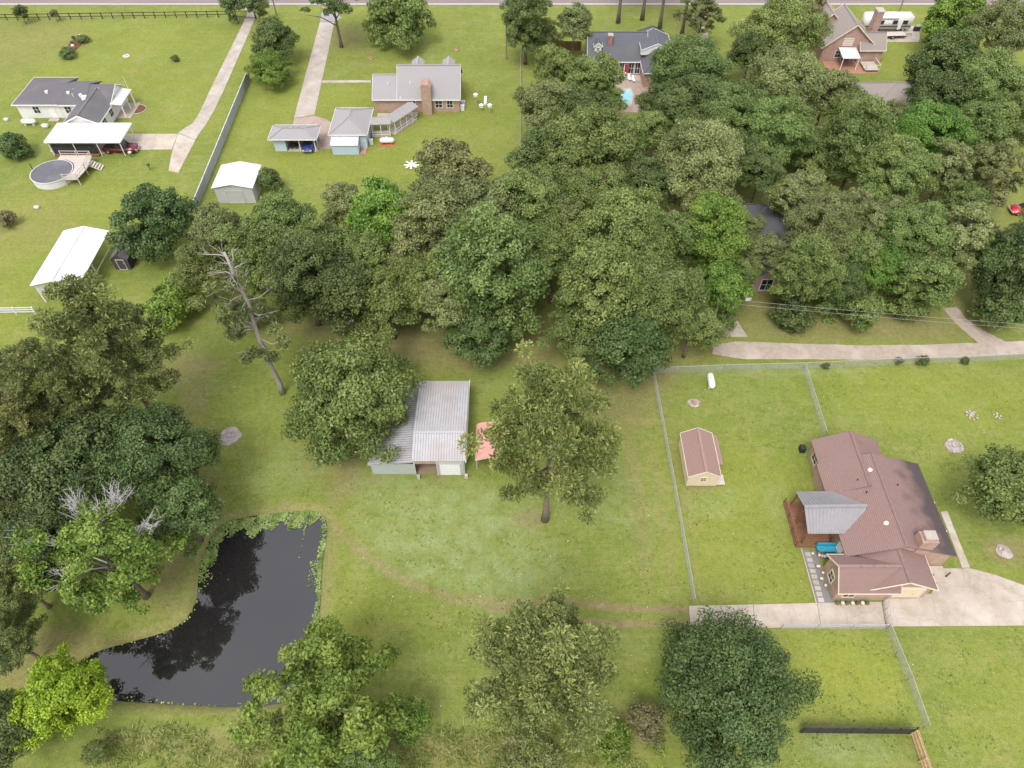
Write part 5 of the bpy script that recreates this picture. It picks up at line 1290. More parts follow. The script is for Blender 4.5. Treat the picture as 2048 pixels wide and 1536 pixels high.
# ------------------------------------------------------------------ trees
def leaf_cloud(rng, pts, nrm, size, asp, jitter=.8, up=.35):
    """one small bent quad per point"""
    n = len(pts)
    nv = nrm + rng.normal(0, jitter, (n, 3)); nv[:, 2] += up
    nv /= np.linalg.norm(nv, axis=1)[:, None] + 1e-9
    r = rng.normal(0, 1, (n, 3)); t = np.cross(nv, r); t /= np.linalg.norm(t, axis=1)[:, None] + 1e-9
    b = np.cross(nv, t); L = (size * rng.uniform(.6, 1.35, n))[:, None]
    bend = nv * L * .25
    v = np.stack([pts - t * L, pts + b * L * asp - bend * .4, pts + t * L, pts - b * L * asp - bend * .4], 1)
    return v.reshape(-1, 3)
def cloud_mesh(name, v, vary):
    me = bpy.data.meshes.new(name); n = len(v) // 4
    quads_mesh(me, v, np.arange(n * 4).reshape(n, 4))
    at = me.attributes.new('vary', 'FLOAT', 'POINT'); at.data.foreach_set('value', np.repeat(vary, 4).astype(np.float32))
    me.materials.append(None)
    return me
def broad_crown(seed, RR, HH, nl, lr, leaves, leaf, ragged=.3, name='crown', droop=0.):
    g = np.random.RandomState(seed); V, W, N = [], [], []; cs = []; ph = g.uniform(0, 6.28, 2)
    for i in range(nl):
        zf = 1 - 1.62 * (i + .5) / nl; a = i * 2.39996 + g.uniform(-.5, .5); q = math.sqrt(max(0, 1 - zf * zf))
        k = (1 + g.uniform(-ragged, ragged * .6)) * (1 + .13 * math.sin(2 * a + ph[0]) + .1 * math.sin(3 * a + ph[1]))
        c = np.array([q * math.cos(a) * (RR - lr * .75) * k, q * math.sin(a) * (RR - lr * .75) * k, zf * (HH - lr * .6) * (1 + g.uniform(-ragged, ragged) * .6)])
        cs.append((c, lr * g.uniform(.62, 1.25)))
    for i in range(nl // 4): cs.append((g.normal(0, .35, 3) * np.array([RR, RR, HH]), lr * g.uniform(.7, 1.1)))
    tot = sum(r * r for _, r in cs)
    for c, r in cs:
        n = max(20, int(leaves * r * r / tot)); dd = g.normal(0, 1, (n, 3)); dd /= np.linalg.norm(dd, axis=1)[:, None]
        # sub-clumps break the round outline of each bough
        ns = 8; sub = g.normal(0, 1, (ns, 3)); sub /= np.linalg.norm(sub, axis=1)[:, None]; sub[:, 2] = np.abs(sub[:, 2]) * .9 - .2
        pick = g.randint(0, ns, n); base = sub[pick] * r * .68
        p = c + (base + dd * (r * .44) * (g.uniform(0, 1, n) ** .4)[:, None]) * np.array([1.08, 1.08, .82])
        p[:, 2] -= droop * np.linalg.norm(p[:, :2], axis=1) / RR
        V.append(p); N.append(dd * .7 + sub[pick] * .5 + c / np.linalg.norm(c + 1e-6) * .4)
        W.append(np.clip(.25 * g.rand() + .3 * g.rand(ns)[pick] + .45 * g.rand(n), 0, 1))
    V, N, W = np.concatenate(V), np.concatenate(N), np.concatenate(W)
    return cloud_mesh(name, leaf_cloud(g, V, N, leaf, .62), W), [c for c, _ in cs]
def pine_crown(seed, RR, HH, nc, cr, per, blade):
    g = np.random.RandomState(seed); V, N, W, cs = [], [], [], []
    for i in range(nc):                                     # boughs in loose whorls, tufts on their outer half
        zf = 1 - 1.68 * (i + g.uniform(0, 1)) / nc; a = i * 2.39996 + g.uniform(-.6, .6)
        L = RR * (1 - max(0, zf) ** 2.2 * .62 - max(0, -zf - .35) * .5) * g.uniform(.62, 1.1)
        nt = max(3, int(7.5 * L / RR))
        for k in range(nt):
            f = .38 + .62 * (k + g.uniform(0, 1)) / nt; w = .5 * f
            cs.append(np.array([L * f * math.cos(a) + g.normal(0, w), L * f * math.sin(a) + g.normal(0, w), zf * HH + .5 * f + g.normal(0, .35)]))
    for k in range(10): cs.append(np.array([g.normal(0, .7), g.normal(0, .7), HH * g.uniform(.6, 1.)]))
    for c in cs:
        r = cr * g.uniform(.65, 1.25); n = int(per * (r / cr) ** 2); dd = g.normal(0, 1, (n, 3)); dd[:, 2] = dd[:, 2] * .7 + .25; dd /= np.linalg.norm(dd, axis=1)[:, None]
        p = c + dd * r * (g.uniform(.15, 1, n) ** .6)[:, None] * np.array([1, 1, .6])
        V.append(p); N.append(dd); W.append(np.clip(.45 * g.rand() + .55 * g.rand(n), 0, 1))
    V, N, W = np.concatenate(V), np.concatenate(N), np.concatenate(W)
    n = len(V); L = (blade * g.uniform(.6, 1.3, n))[:, None]
    t = N + g.normal(0, .45, (n, 3)); t /= np.linalg.norm(t, axis=1)[:, None]; r_ = g.normal(0, 1, (n, 3)); b = np.cross(t, r_); b /= np.linalg.norm(b, axis=1)[:, None]
    w = L * .26
    v = np.stack([V - t * L * .5 - b * w * .4, V - t * L * .5 + b * w * .4, V + t * L * .6 + b * w, V + t * L * .6 - b * w], 1).reshape(-1, 3)
    return cloud_mesh('crown', v, W), cs
def trunk_mesh(seed, cs, zc, r0, lean=.25, nb=9, top=.6, m=None, HH=5):
    """trunk with its foot at z = 0 and limbs reaching into the crown centred at zc"""
    g = random.Random(seed); mb = MB(); pts = []; n = 8; ht = zc + HH * top
    wob = [(g.uniform(-lean, lean), g.uniform(-lean, lean)) for _ in range(n + 1)]
    for i in range(n + 1): f = i / n; pts.append(Vector((wob[i][0] * f, wob[i][1] * f, -.1 + (ht + .1) * f)))
    mb.tube(pts, [r0 * (1.35 if i == 0 else 1) * (1 - .8 * i / n) for i in range(n + 1)], 8)
    cand = sorted(cs, key=lambda c: g.random())[:nb]
    for c in cand:
        e = Vector((c[0] * 1.12, c[1] * 1.12, c[2] * 1.08 + zc))
        zs = max(zc * .35, min(e.z - math.hypot(c[0], c[1]) * .55, ht * .85)); f = max(.05, min(.95, (zs + .1) / (ht + .1)))
        i = min(n - 1, int(f * n)); s = pts[i].lerp(pts[i + 1], f * n - i); mid = s.lerp(e, .5) + Vector((g.uniform(-.3, .3), g.uniform(-.3, .3), .35))
        mb.tube([s, mid, e], [r0 * .36, r0 * .22, r0 * .07], 6)
    me = mb.mesh('trunk', smooth=True); me.materials.append(None)
    return me
KIT = {}
def kit(key, maker, zc, r0, n, nb=9, top=.5, HH=5):
    KIT[key] = []
    for s in range(n):
        me, cs = maker(s); KIT[key].append((me, trunk_mesh(s + 5, cs, zc, r0, nb=nb, top=top, HH=HH), zc))
kit('big', lambda s: broad_crown(10 + s, 7.0, 5.6, 50, 2.2, 52000, .155), 9.0, .42, 4, 14, HH=5.6)
kit('mid', lambda s: broad_crown(30 + s, 4.6, 4.2, 34, 1.6, 26000, .145), 7.0, .28, 5, 11, HH=4.2)
kit('small', lambda s: broad_crown(50 + s, 2.3, 2.0, 18, .95, 8000, .12), 2.8, .12, 3, 6, HH=2)
kit('tall', lambda s: broad_crown(70 + s, 5.0, 7.2, 50, 1.8, 40000, .15, .35), 10.0, .34, 3, 14, HH=7.2)
kit('pine', lambda s: pine_crown(90 + s, 5.6, 6.4, 44, .9, 190, .24), 14.0, .34, 5, 18, .9, 6.4)
kit('open', lambda s: broad_crown(110 + s, 5.2, 4.6, 46, 1.25, 30000, .145, .62), 8.0, .3, 3, 20, HH=5)
kit('dense', lambda s: broad_crown(133 + s, 7.0, 6.4, 66, 2.0, 70000, .14, .19), 7.6, .42, 1, 12, HH=6.6)
BASE = {'big': 7.0, 'mid': 4.6, 'small': 2.3, 'tall': 5.0, 'pine': 6.2, 'open': 5.6, 'dense': 7.0}
TINT = {'m': 'leaf_mid', 'd': 'leaf_dark', 'o': 'leaf_olive', 'l': 'leaf_light', 'y': 'leaf_yellow', 'f': 'leaf_fresh', 'n': 'needle', 'b': 'needle_brown', 'p': 'needle_light', 'q': 'leaf_deep'}
NAMES = {'big': 'broadleaf_tree', 'mid': 'broadleaf_tree', 'small': 'shrub', 'tall': 'broadleaf_tree', 'pine': 'pine_tree', 'open': 'broadleaf_tree', 'dense': 'broadleaf_tree'}
seen = {}
count = {}
def tree(u, v, ru, zc, kind, tint, label, az=1., base=None, group=None, hz=None):
    """crown centre seen at photo pixel (u, v) with pixel radius ru, centre zc metres up (or foot at pixel base)"""
    if base is not None:
        b = G(*base); zc = height_above(b, u, v)
    p = G(u, v, zc); rr = ru * mpp(u, v, zc) * (.93 if u > 1040 and v < 560 and kind != 'small' else 1.); s = rr / BASE[kind]
    i = count.get(kind, 0); count[kind] = i + 1
    me, tm, z0 = KIT[kind][i % len(KIT[kind])]
    t = thing(NAMES[kind], label, 'shrub' if kind == 'small' else 'tree', (p.x, p.y, 0), rnd.uniform(0, 6.28), group)
    if label in seen: print('DUPLICATE LABEL', label)
    seen[label] = 1
    inst('trunk', tm, t, (0, 0, 0), scale=(max(.5, s), max(.5, s), zc / z0), m='bark_pine' if kind == 'pine' else 'bark')
    inst('crown', me, t, (0, 0, zc), scale=(s, s * rnd.uniform(.93, 1.07), s * az), m=TINT[tint])
    return t
T = tree
# lower left, round the pond
T(118, 1392, 88, 5.5, 'mid', 'y', 'bright yellow-green tree at the left end of the pond')
T(10, 1455, 80, 5, 'mid', 'd', 'dark green tree in the bottom left corner under the yellow-green one')
t_light = T(215, 1115, 128, 9., 'open', 'l', 'light green tree with bare silvery branches beside the pond', 1.1)
T(135, 925, 132, 8.5, 'big', 'q', 'dark oak left of the one nearest the ash pit, above the pond')
T(308, 905, 106, 8.5, 'big', 'q', 'dark oak nearest the ash pit')
T(100, 1065, 105, 7., 'big', 'q', 'dark oak crown behind the tree with silvery branches, at its left')
T(358, 1020, 80, 6.5, 'mid', 'd', 'lower dark oak hanging over the upper left pond bank')
T(226, 704, 130, 16, 'pine', 'n', 'tallest broad pine in front of the open white barn', 1.15, (345, 860))
T(95, 765, 92, 12, 'pine', 'n', 'pine left of the tallest broad pine, at the left edge')
T(40, 850, 92, 12, 'pine', 'n', 'olive pine at the left edge beside the dark oaks')
T(8, 1005, 72, 8, 'pine', 'n', 'sparse pine at the left edge left of the dark oaks', .9)
T(35, 1165, 78, 6, 'pine', 'n', 'pine at the left edge below the dark oaks', .9)
T(15, 1275, 75, 6, 'pine', 'n', 'lowest pine at the left edge, above the yellow-green tree', .9)
T(20, 760, 70, 9, 'mid', 'd', 'dark tree at the left edge behind the olive pine')
# middle
T(704, 797, 136, 6.0, 'big', 'm', 'large rounded green oak overhanging the left of the metal barn', 1.05)
T(1102, 882, 146, 14, 'pine', 'p', 'broad olive pine on the lawn right of the red sheet shelter', 1.25, (1060, 1036))
T(1084, 1338, 160, 12, 'pine', 'n', 'broad olive pine at the bottom centre', 1.0)
T(1452, 1380, 140, 6.0, 'dense', 'q', 'dense round dark green tree below the concrete strip', 1.0)
T(655, 1405, 154, 7., 'open', 'l', 'green tree with reaching boughs at the bottom, right of the pond', 1.05)
T(820, 1440, 45, 3., 'small', 'l', 'low green shrub tree at the right of the bottom tree with reaching boughs', 1.1)
T(2022, 978, 88, 5.5, 'mid', 'm', 'green oak at the right edge beside the stone ring lawn')
T(1295, 1440, 42, 2.2, 'small', 'b', 'brownish twiggy bush left of the dense round tree')
T(1228, 1480, 42, 1.6, 'small', 'l', 'yellow-green bush between bottom pine and dense round tree')
T(1060, 1525, 70, 4, 'mid', 'o', 'olive tree cut by the bottom edge under the broad pine')
T(190, 1505, 26, 1.5, 'small', 'm', 'small shrub under the yellow-green tree at the bottom left')
T(500, 1475, 16, .8, 'small', 'm', 'low bush left of the bottom tree with reaching boughs')
T(735, 1520, 70, 4.5, 'mid', 'm', 'green tree cut by the bottom edge below the reaching boughs')
# belt behind the barn
T(314, 447, 80, 5.2, 'mid', 'q', 'rounded dark green tree right of the open white barn')
T(352, 605, 55, 2.4, 'small', 'l', 'yellowish bush at the edge of the left glade')
T(540, 362, 26, 2., 'small', 'd', 'small dark bush at the corner of the white metal building')
T(568, 442, 62, 7, 'mid', 'm', 'green tree below the white metal building')
T(440, 470, 60, 8, 'mid', 'o', 'olive tree behind the half dead pine, left', 1.1)
T(400, 530, 55, 7, 'mid', 'm', 'shaded green tree left of the half dead pine trunk')
T(535, 530, 68, 8, 'tall', 'm', 'green tree immediately right of the half dead pine trunk')
T(612, 560, 78, 8, 'tall', 'd', 'dark tree at the front of the belt above the glade', .9)
T(690, 415, 58, 8, 'mid', 'o', 'greyish olive tree left of the fresh green crown in the belt')
T(765, 445, 78, 9, 'mid', 'f', 'fresh bright green crown in the middle of the belt', 1.2)
T(640, 500, 66, 8, 'mid', 'm', 'mid green crown left of the fresh green one in the belt')
T(700, 590, 82, 7, 'mid', 'd', 'dark crown overhanging the white hive box')
T(775, 600, 70, 7, 'mid', 'm', 'green crown left of the tallest belt tree, above the big barn oak', 1.1)
T(895, 350, 82, 8.5, 'mid', 'o', 'olive domed tree at the back of the belt, below the white folded frame')
T(865, 470, 78, 10, 'tall', 'o', 'olive crown right of the fresh green one in the belt')
T(955, 440, 108, 11, 'big', 'o', 'broad pale olive crown in the middle of the belt')
T(1050, 430, 78, 10, 'tall', 'm', 'green crown right of the broad pale olive one in the belt')
T(975, 560, 105, 10, 'tall', 'm', 'tall green tree at the belt front above the barn roof')
T(900, 600, 70, 8, 'mid', 'o', 'olive crown at the belt front left of the tall one above the barn')
T(965, 670, 66, 5, 'mid', 'd', 'low dark crown nearest the barn roof')
T(1245, 480, 112, 11, 'big', 'm', 'broad green crown at the centre right of the belt', 1.1)
T(1200, 590, 95, 9, 'tall', 'm', 'green crown at the belt front above the olive pine')
T(1310, 585, 90, 9, 'big', 'm', 'spreading green crown at the belt front left of the lane end')
T(1250, 690, 90, 6, 'mid', 'd', 'low spreading crown at the belt front above the chain link corner')
T(1150, 660, 62, 6, 'mid', 'm', 'small green crown at the belt front above the broad pine')
T(1430, 480, 72, 9, 'tall', 'f', 'bright green crown left of the shaded brick house')
T(1440, 575, 60, 7, 'mid', 'f', 'bright green crown above the concrete slab by the lane', 1.1)
T(1385, 650, 58, 6, 'mid', 'm', 'green crown left of the concrete slab by the lane')
T(1350, 470, 60, 10, 'mid', 'm', 'crown between the bright green one and the broad centre right crown')
T(1450, 640, 26, 3, 'small', 'm', 'small leafy tree over the concrete slab')
T(1105, 505, 68, 9, 'mid', 'm', 'crown filling the belt between the tall front tree and the broad centre right crown')
T(1130, 440, 58, 9, 'mid', 'o', 'olive crown behind the belt gap, right of the green one')
T(1522, 345, 50, 8, 'mid', 'd', 'dark crown added to darken the deep gap above the shaded house')  # filler crown, added so that this gap reads dark
T(1488, 545, 40, 7, 'mid', 'm', 'crown over the left corner of the shaded house')
T(1300, 260, 46, 7, 'mid', 'm', 'green crown right of the pool water')
T(840, 560, 60, 8, 'mid', 'm', 'crown in the belt front above the barn oak, between two olive ones')
T(500, 620, 36, 3.5, 'mid', 'o', 'low olive crown at the foot of the belt beside the half dead pine')
T(1640, 400, 50, 8, 'mid', 'm', 'crown behind the yellowish olive one right of the shaded house')
T(1700, 500, 55, 8, 'mid', 'm', 'crown between the yellowish olive one and the open crown in the right woods')
T(1222, 205, 34, 6, 'mid', 'm', 'small crown over the left rim of the pool')
T(140, 800, 80, 11, 'pine', 'n', 'pine in front of the tallest one, above the dark oaks')
T(735, 515, 62, 8, 'mid', 'm', 'crown just below the fresh bright green one in the belt')
T(820, 520, 56, 8, 'mid', 'o', 'olive crown right of and below the fresh bright green one')
# trees left of and below the pool
T(1108, 135, 52, 6, 'mid', 'm', 'pale feathery crown left of the slate roof', 1.1)
T(1185, 165, 62, 8, 'mid', 'm', 'green crown in front of the slate roof, left of the pool')
T(1095, 215, 62, 8, 'mid', 'o', 'crown at the lawn edge left of the pool trees')
T(1165, 235, 66, 8, 'mid', 'd', 'dark crown below the pool trees at left')
T(1165, 300, 105, 10, 'big', 'm', 'broad crown below the pool', 1.05)
T(1085, 310, 66, 8, 'mid', 'd', 'dark crown along the lawn edge below the pool')
T(1240, 280, 62, 9, 'mid', 'm', 'crown just below the pool water')
T(1100, 385, 70, 9, 'mid', 'm', 'crown at the lower left corner of the right hand woods')
T(1190, 390, 80, 10, 'big', 'm', 'crown between the pool woods and the belt')
T(1290, 370, 62, 9, 'mid', 'd', 'dark crown left of the pale olive one in the right hand woods')
T(1400, 325, 98, 11, 'big', 'o', 'pale olive broad crown in the right hand woods', 1.1)
T(1420, 415, 66, 9, 'mid', 'o', 'pale olive crown in front of the broad pale olive one')
T(1375, 140, 84, 8.5, 'big', 'm', 'broad green crown right of the pool deck')
T(1385, 215, 84, 8, 'big', 'd', 'dark crown below the one right of the pool deck')
T(1320, 205, 42, 7, 'mid', 'd', 'dark crown touching the pool deck at right')
T(1465, 225, 78, 9, 'big', 'm', 'green crown in the woods left of the lawn gap')
T(1480, 305, 60, 7, 'mid', 'd', 'dark crown over the deep gap in the right hand woods')
T(1560, 60, 88, 8, 'big', 'm', 'large green tree left of the taupe roofed house')
T(1500, 110, 50, 7, 'mid', 'd', 'darker tree below the large one left of the taupe roofed house')
T(1570, 175, 88, 9.5, 'big', 'o', 'olive crown below the brick patio')
T(1545, 255, 80, 9, 'big', 'm', 'crown left of the small hidden brick building')
T(1655, 190, 62, 8, 'mid', 'o', 'olive crown directly below the brick patio and deck')
T(1700, 225, 52, 8, 'mid', 'm', 'crown left of the taupe hip roof among the trees')
T(1640, 305, 66, 5, 'mid', 'm', 'crown under the small hidden brick building')
T(1715, 300, 72, 9, 'tall', 'm', 'upright crown below the taupe hip roof')
T(1785, 235, 40, 7, 'mid', 'o', 'crown overlapping the lower edge of the taupe hip roof')
T(1860, 265, 78, 9.5, 'big', 'f', 'light green crown right of and below the taupe hip roof')
T(1905, 45, 66, 6, 'mid', 'f', 'bright tree at the top right of the motorhome pad', 1.2)
T(2005, 60, 72, 9, 'big', 'o', 'olive tree in the top right corner')
T(1895, 125, 72, 8, 'mid', 'd', 'dark tree at the right of the small mown lawn')
T(1975, 170, 78, 9, 'big', 'm', 'green crown below the top right corner')
T(1880, 195, 62, 8, 'mid', 'd', 'dark crown right of the taupe hip roof')
T(2030, 240, 72, 9, 'big', 'm', 'green crown at the right edge, upper part')
T(1955, 265, 68, 8, 'mid', 'm', 'green crown in the upper right woods beside the edge crown')
T(1790, 340, 86, 9.5, 'big', 'm', 'broad crown in the middle of the right hand woods')
T(1890, 345, 70, 8, 'open', 'o', 'thin pale crown with visible branches in the right hand woods')
T(1985, 345, 78, 8, 'open', 'o', 'pale crown above the red car')
T(1530, 500, 44, 8.5, 'mid', 'o', 'crown half covering the slate roof of the shaded house')
T(1505, 455, 30, 8, 'mid', 'o', 'small crown at the left edge of the shaded slate roof')
T(1600, 395, 58, 9, 'mid', 'o', 'olive crown at the right of the shaded slate roof')
T(1650, 455, 76, 10, 'big', 'o', 'yellowish olive crown right of the shaded house', 1.1)
T(1610, 545, 66, 8, 'tall', 'm', 'crown at the right corner of the shaded house')
T(1680, 560, 52, 6, 'mid', 'd', 'dark lower crown behind the lane bushes')
T(1745, 440, 66, 9, 'open', 'o', 'open crown over the house drive in the right woods')
T(1770, 530, 56, 6, 'mid', 'f', 'fresh green young tree behind the lane bushes')
T(1835, 470, 78, 9, 'big', 'm', 'crown left of the pale branchy one above the lane')
T(1925, 480, 86, 9, 'open', 'o', 'large pale branchy crown above the lane fork')
T(1860, 560, 62, 7, 'mid', 'm', 'crown hanging over the lane fork')
T(1925, 410, 52, 7, 'mid', 'm', 'crown left of the red car')
T(2015, 540, 70, 7, 'tall', 'd', 'dark column of foliage at the right edge above the lane', 1.1)
T(2040, 480, 40, 6, 'mid', 'd', 'dark crown at the right edge below the red car')
T(1580, 622, 42, 2.2, 'small', 'd', 'dark bush at the left of the lane verge')
T(1722, 625, 42, 2.6, 'small', 'm', 'tall leafy bush at the middle of the lane verge', 1.3)
T(1665, 600, 40, 3, 'small', 'm', 'bush between the dark and the tall one on the lane verge')
T(1810, 600, 42, 3, 'small', 'm', 'bush under the crown at the lane fork')
T(2000, 620, 50, 3, 'small', 'd', 'dark low bush at the right edge of the lane verge')
for u, lab in ((1798, 'tiny bush against the lane fence'), (1846, 'larger tiny bush against the lane fence'), (1930, 'tiny bush on the lane fence near its right end'), (1652, 'dark tuft at the lane fence above the brown roofed house')):
    T(u, 722 if u > 1700 else 732, 9 if u != 1846 else 13, .5, 'small', 'd', lab)
# top edge
T(548, 84, 48, 4.2, 'mid', 'd', 'rounded dark tree between the two driveways')
T(540, 138, 42, 3.2, 'mid', 'f', 'brighter green tree in front of the rounded dark one between the driveways')
T(798, 42, 66, 5, 'mid', 'm', 'big leafy oak on the front lawn of the brick house', 1.1)
T(1052, 45, 56, 8, 'tall', 'd', 'dark tree at the left of the shaded front garden')
T(1150, 50, 44, 7, 'mid', 'o', 'feathery tree left of the slate roof front garden')
T(1405, 30, 46, 7, 'open', 'o', 'drooping pale tree over the garden path')
T(1090, 70, 36, 4, 'mid', 'm', 'young tree beside the brown board fence')
T(40, 24, 15, 2.5, 'small', 'd', 'small tree at the road fence, far left')
T(108, 28, 9, 1.6, 'small', 'b', 'tiny brown bush at the road fence')
T(465, 8, 26, 4, 'small', 'd', 'grey green tree at the driveway gate')
T(512, 12, 22, 4, 'small', 'd', 'dark shrub tree right of the driveway gate')
T(30, 298, 32, 1.5, 'small', 'd', 'round bush left of the pool')
T(12, 440, 22, 1.2, 'small', 'b', 'brownish small tree at the left edge of the field')
T(135, 105, 18, .8, 'small', 'd', 'low dark shrub in the upper lawn planting, left half', .5)
T(165, 78, 14, .7, 'small', 'd', 'low dark shrub in the upper lawn planting, right half', .5)
T(350, 118, 9, .4, 'small', 'd', 'single dark tuft on the lawn above the ranch house')
T(1625, 10, 30, 6, 'mid', 'b', 'brownish tree behind the taupe roof at the top edge')
T(662, -18, 62, 12, 'open', 'd', 'dark tree with tall bare trunk beside the driveway of the brick house', 1., (707, 92))
# tall pines whose crowns stand above the frame: only trunks show
for u, v, hgt, lab in ((1236, 46, 17, 'tall pine trunk behind the slate roof, leftmost of three'), (1319, 57, 17, 'tall pine trunk behind the slate roof, rightmost of three'),
                       (1284, 40, 15, 'tall pine trunk behind the slate roof, middle of three'), (1362, 76, 16, 'tall pine trunk between slate roof and drooping pale tree')):
    b = G(u, v); s = .8
    t = thing('pine_tree', lab, 'tree', b, rnd.uniform(0, 6)); me, tm, z0 = KIT['pine'][count.get('pine', 0) % 5]; count['pine'] = count.get('pine', 0) + 1
    inst('trunk', tm, t, scale=(1.15, 1.15, hgt / z0), m='bark'); inst('crown', me, t, (0, 0, hgt), scale=(s, s, s), m='needle')
# bare silvery branches of the light green tree
g = random.Random(3)
mb = MB()
base = t_light.location
for u, v, zz, n in ((145, 990, 11.5, 26), (235, 985, 13, 34), (48, 1065, 10, 30), (298, 1045, 11.5, 16), (115, 1155, 10, 14), (200, 1010, 13, 20)):
    e = G(u, v, zz); s = Vector((base.x, base.y, zz * .72))
    hub = s.lerp(e, .72); mb.tube([s, s.lerp(e, .4) + Vector((0, 0, .3)), hub], [.09, .06, .04], 5)
    for i in range(n):
        q = e + Vector((g.uniform(-1.5, 1.5), g.uniform(-1.5, 1.5), g.uniform(-.7, .9)))
        st = s.lerp(e, g.uniform(.45, .95)); p1 = st.lerp(q, .35) + Vector((g.uniform(-.35, .35), g.uniform(-.35, .35), g.uniform(-.1, .35)))
        p2 = st.lerp(q, .7) + Vector((g.uniform(-.3, .3), g.uniform(-.3, .3), g.uniform(-.1, .3)))
        mb.tube([st, p1, p2, q], [.04, .03, .022, .01], 4, False)
        for k in range(3):
            o_ = p1.lerp(p2, g.random()) if k else p2
            m2 = o_ + Vector((g.uniform(-.4, .4), g.uniform(-.4, .4), g.uniform(-.1, .3)))
            mb.tube([o_, m2, m2 + Vector((g.uniform(-.35, .35), g.uniform(-.35, .35), g.uniform(-.2, .25)))], [.02, .015, .008], 4, False)
t_light.rotation_euler = (0, 0, 0)
mb.build('bare_branch', 'twig_grey', t_light)
# half dead pine with bare top
b = G(565, 786); hz = height_above(b, 455, 500)
t = thing('half_dead_pine', 'tall half dead pine with bare pinkish trunk rising through the left glade', 'tree', b)
mb = MB(); g = random.Random(11); n = 12; pts = []
for i in range(n + 1): f = i / n; pts.append(b + Vector((g.uniform(-.18, .18) * (i > 0), g.uniform(-.18, .18) * (i > 0), hz * f - .1)))
mb.tube(pts, [.34 * (1.3 if i == 0 else 1) * (1 - .62 * i / n) for i in range(n + 1)], 8)
tips = []
for i in range(30):
    f = g.uniform(.38, 1.0) if i > 6 else g.uniform(.85, 1.); s = b + Vector((0, 0, hz * f)); a = g.uniform(0, 6.28); L = g.uniform(1.2, 3.6) * (1.25 - f * .5)
    m1 = s + Vector((math.cos(a) * L * .5, math.sin(a) * L * .5, g.uniform(-.3, .5))); e = s + Vector((math.cos(a + .3) * L, math.sin(a + .3) * L, g.uniform(-.4, 1.2)))
    mb.tube([s, m1, e], [.085, .06, .025], 5)
    for k in range(4):
        a2 = a + g.uniform(-1.2, 1.2); mb.tube([m1.lerp(e, g.random()), e + Vector((math.cos(a2) * .8, math.sin(a2) * .8, g.uniform(-.5, .6)))], [.03, .012], 4)
    tips.append((e - b, f))
mb.build('trunk', 'dead_wood', t, True)
gg = np.random.RandomState(2); V, N, W = [], [], []
for e, f in tips:
    if f > .8: continue
    for k in range(2):
        c = np.array(e) + gg.normal(0, .6, 3); n_ = 260; dd = gg.normal(0, 1, (n_, 3)); dd /= np.linalg.norm(dd, axis=1)[:, None]
        V.append(c + dd * .95 * (gg.uniform(.1, 1, n_) ** .6)[:, None] * np.array([1, 1, .6])); N.append(dd); W.append(np.clip(.4 * gg.rand() + .6 * gg.rand(n_), 0, 1))
V, N, W = np.concatenate(V), np.concatenate(N), np.concatenate(W)
inst('crown', cloud_mesh('crown', leaf_cloud(gg, V, N, .2, .3), W), t, m='needle')
# grey snags in the right hand woods
for u0, v0, u1, v1, lab in ((1322, 312, 1316, 230, 'bare grey snag standing in the dark gap of the woods'),):
    b = G(u0, v0); hz = height_above(b, u1, v1); t = thing('dead_snag', lab, 'tree', b)
    mb = MB(); mb.tube([b, b + Vector((.2, 0, hz * .5)), b + Vector((.1, .1, hz))], [.2, .14, .05], 7)
    for i in range(9):
        z = hz * rnd.uniform(.5, .98); a = rnd.uniform(0, 6.28); L = rnd.uniform(.8, 2.2); s = b + Vector((.15, 0, z)); mb.tube([s, s + Vector((math.cos(a) * L, math.sin(a) * L, L * .8))], [.06, .015], 5)
    mb.build('trunk', 'twig_grey', t)

# ------------------------------------------------------------------ lily pads, rough grass, litter: nobody could count them
gg = np.random.RandomState(12)
bx = np.array([p[0] for p in POND]); by = np.array([p[1] for p in POND])
cx, cy = gg.uniform(bx.min(), bx.max(), 120000), gg.uniform(by.min(), by.max(), 120000)
sdp = poly_sd(cx, cy, POND)
top = G(520, 1090).y; rx = G(600, 1150).x
# dense along the head of the pond, thin along the right bank
dens = np.where((cy > G(500, 1118).y), np.clip((np.where(cx > G(610, 1050).x, 1.3, 2.1) + .5 * np.sin(cx * 1.3) + .4 * np.sin(cx * 3.1 + 1) - sdp) / .7, 0, 1), np.clip((.6 + .15 * np.sin(cy * 1.7) - sdp) / .3, 0, 1) * (cx > rx) * .8 + np.clip((.4 - sdp) / .3, 0, 1) * .1 * (cx <= rx) + np.clip((1.5 - sdp) / .8, 0, 1) * np.clip(1 - (G(500, 1118).y - cy) / 3., 0, 1) * .8)
ok = (sdp > .05) & (gg.rand(len(cx)) < np.clip(dens, 0, 1) * .62 * np.clip(.85 + fnoise(cx, cy, 1.6, 31), .4, 1.2))
cx, cy = cx[ok], cy[ok]
V = np.stack([cx, cy, np.full(len(cx), -.395) + gg.uniform(0, .06, len(cx))], 1); N = np.tile([0, 0, 1.], (len(cx), 1))
me = cloud_mesh('water_lilies', leaf_cloud(gg, V, N, .11, .8, .22, 0.), np.clip(.35 * gg.rand(len(cx)) + .65 * fnoise(cx, cy, 2., 9) * .5 + .3, 0, 1))
o = inst('water_lilies', me, None, m='lily_leaf'); o['kind'] = 'stuff'; o['label'] = 'green floating water plants round the pond head and right bank'; o['category'] = 'water plants'
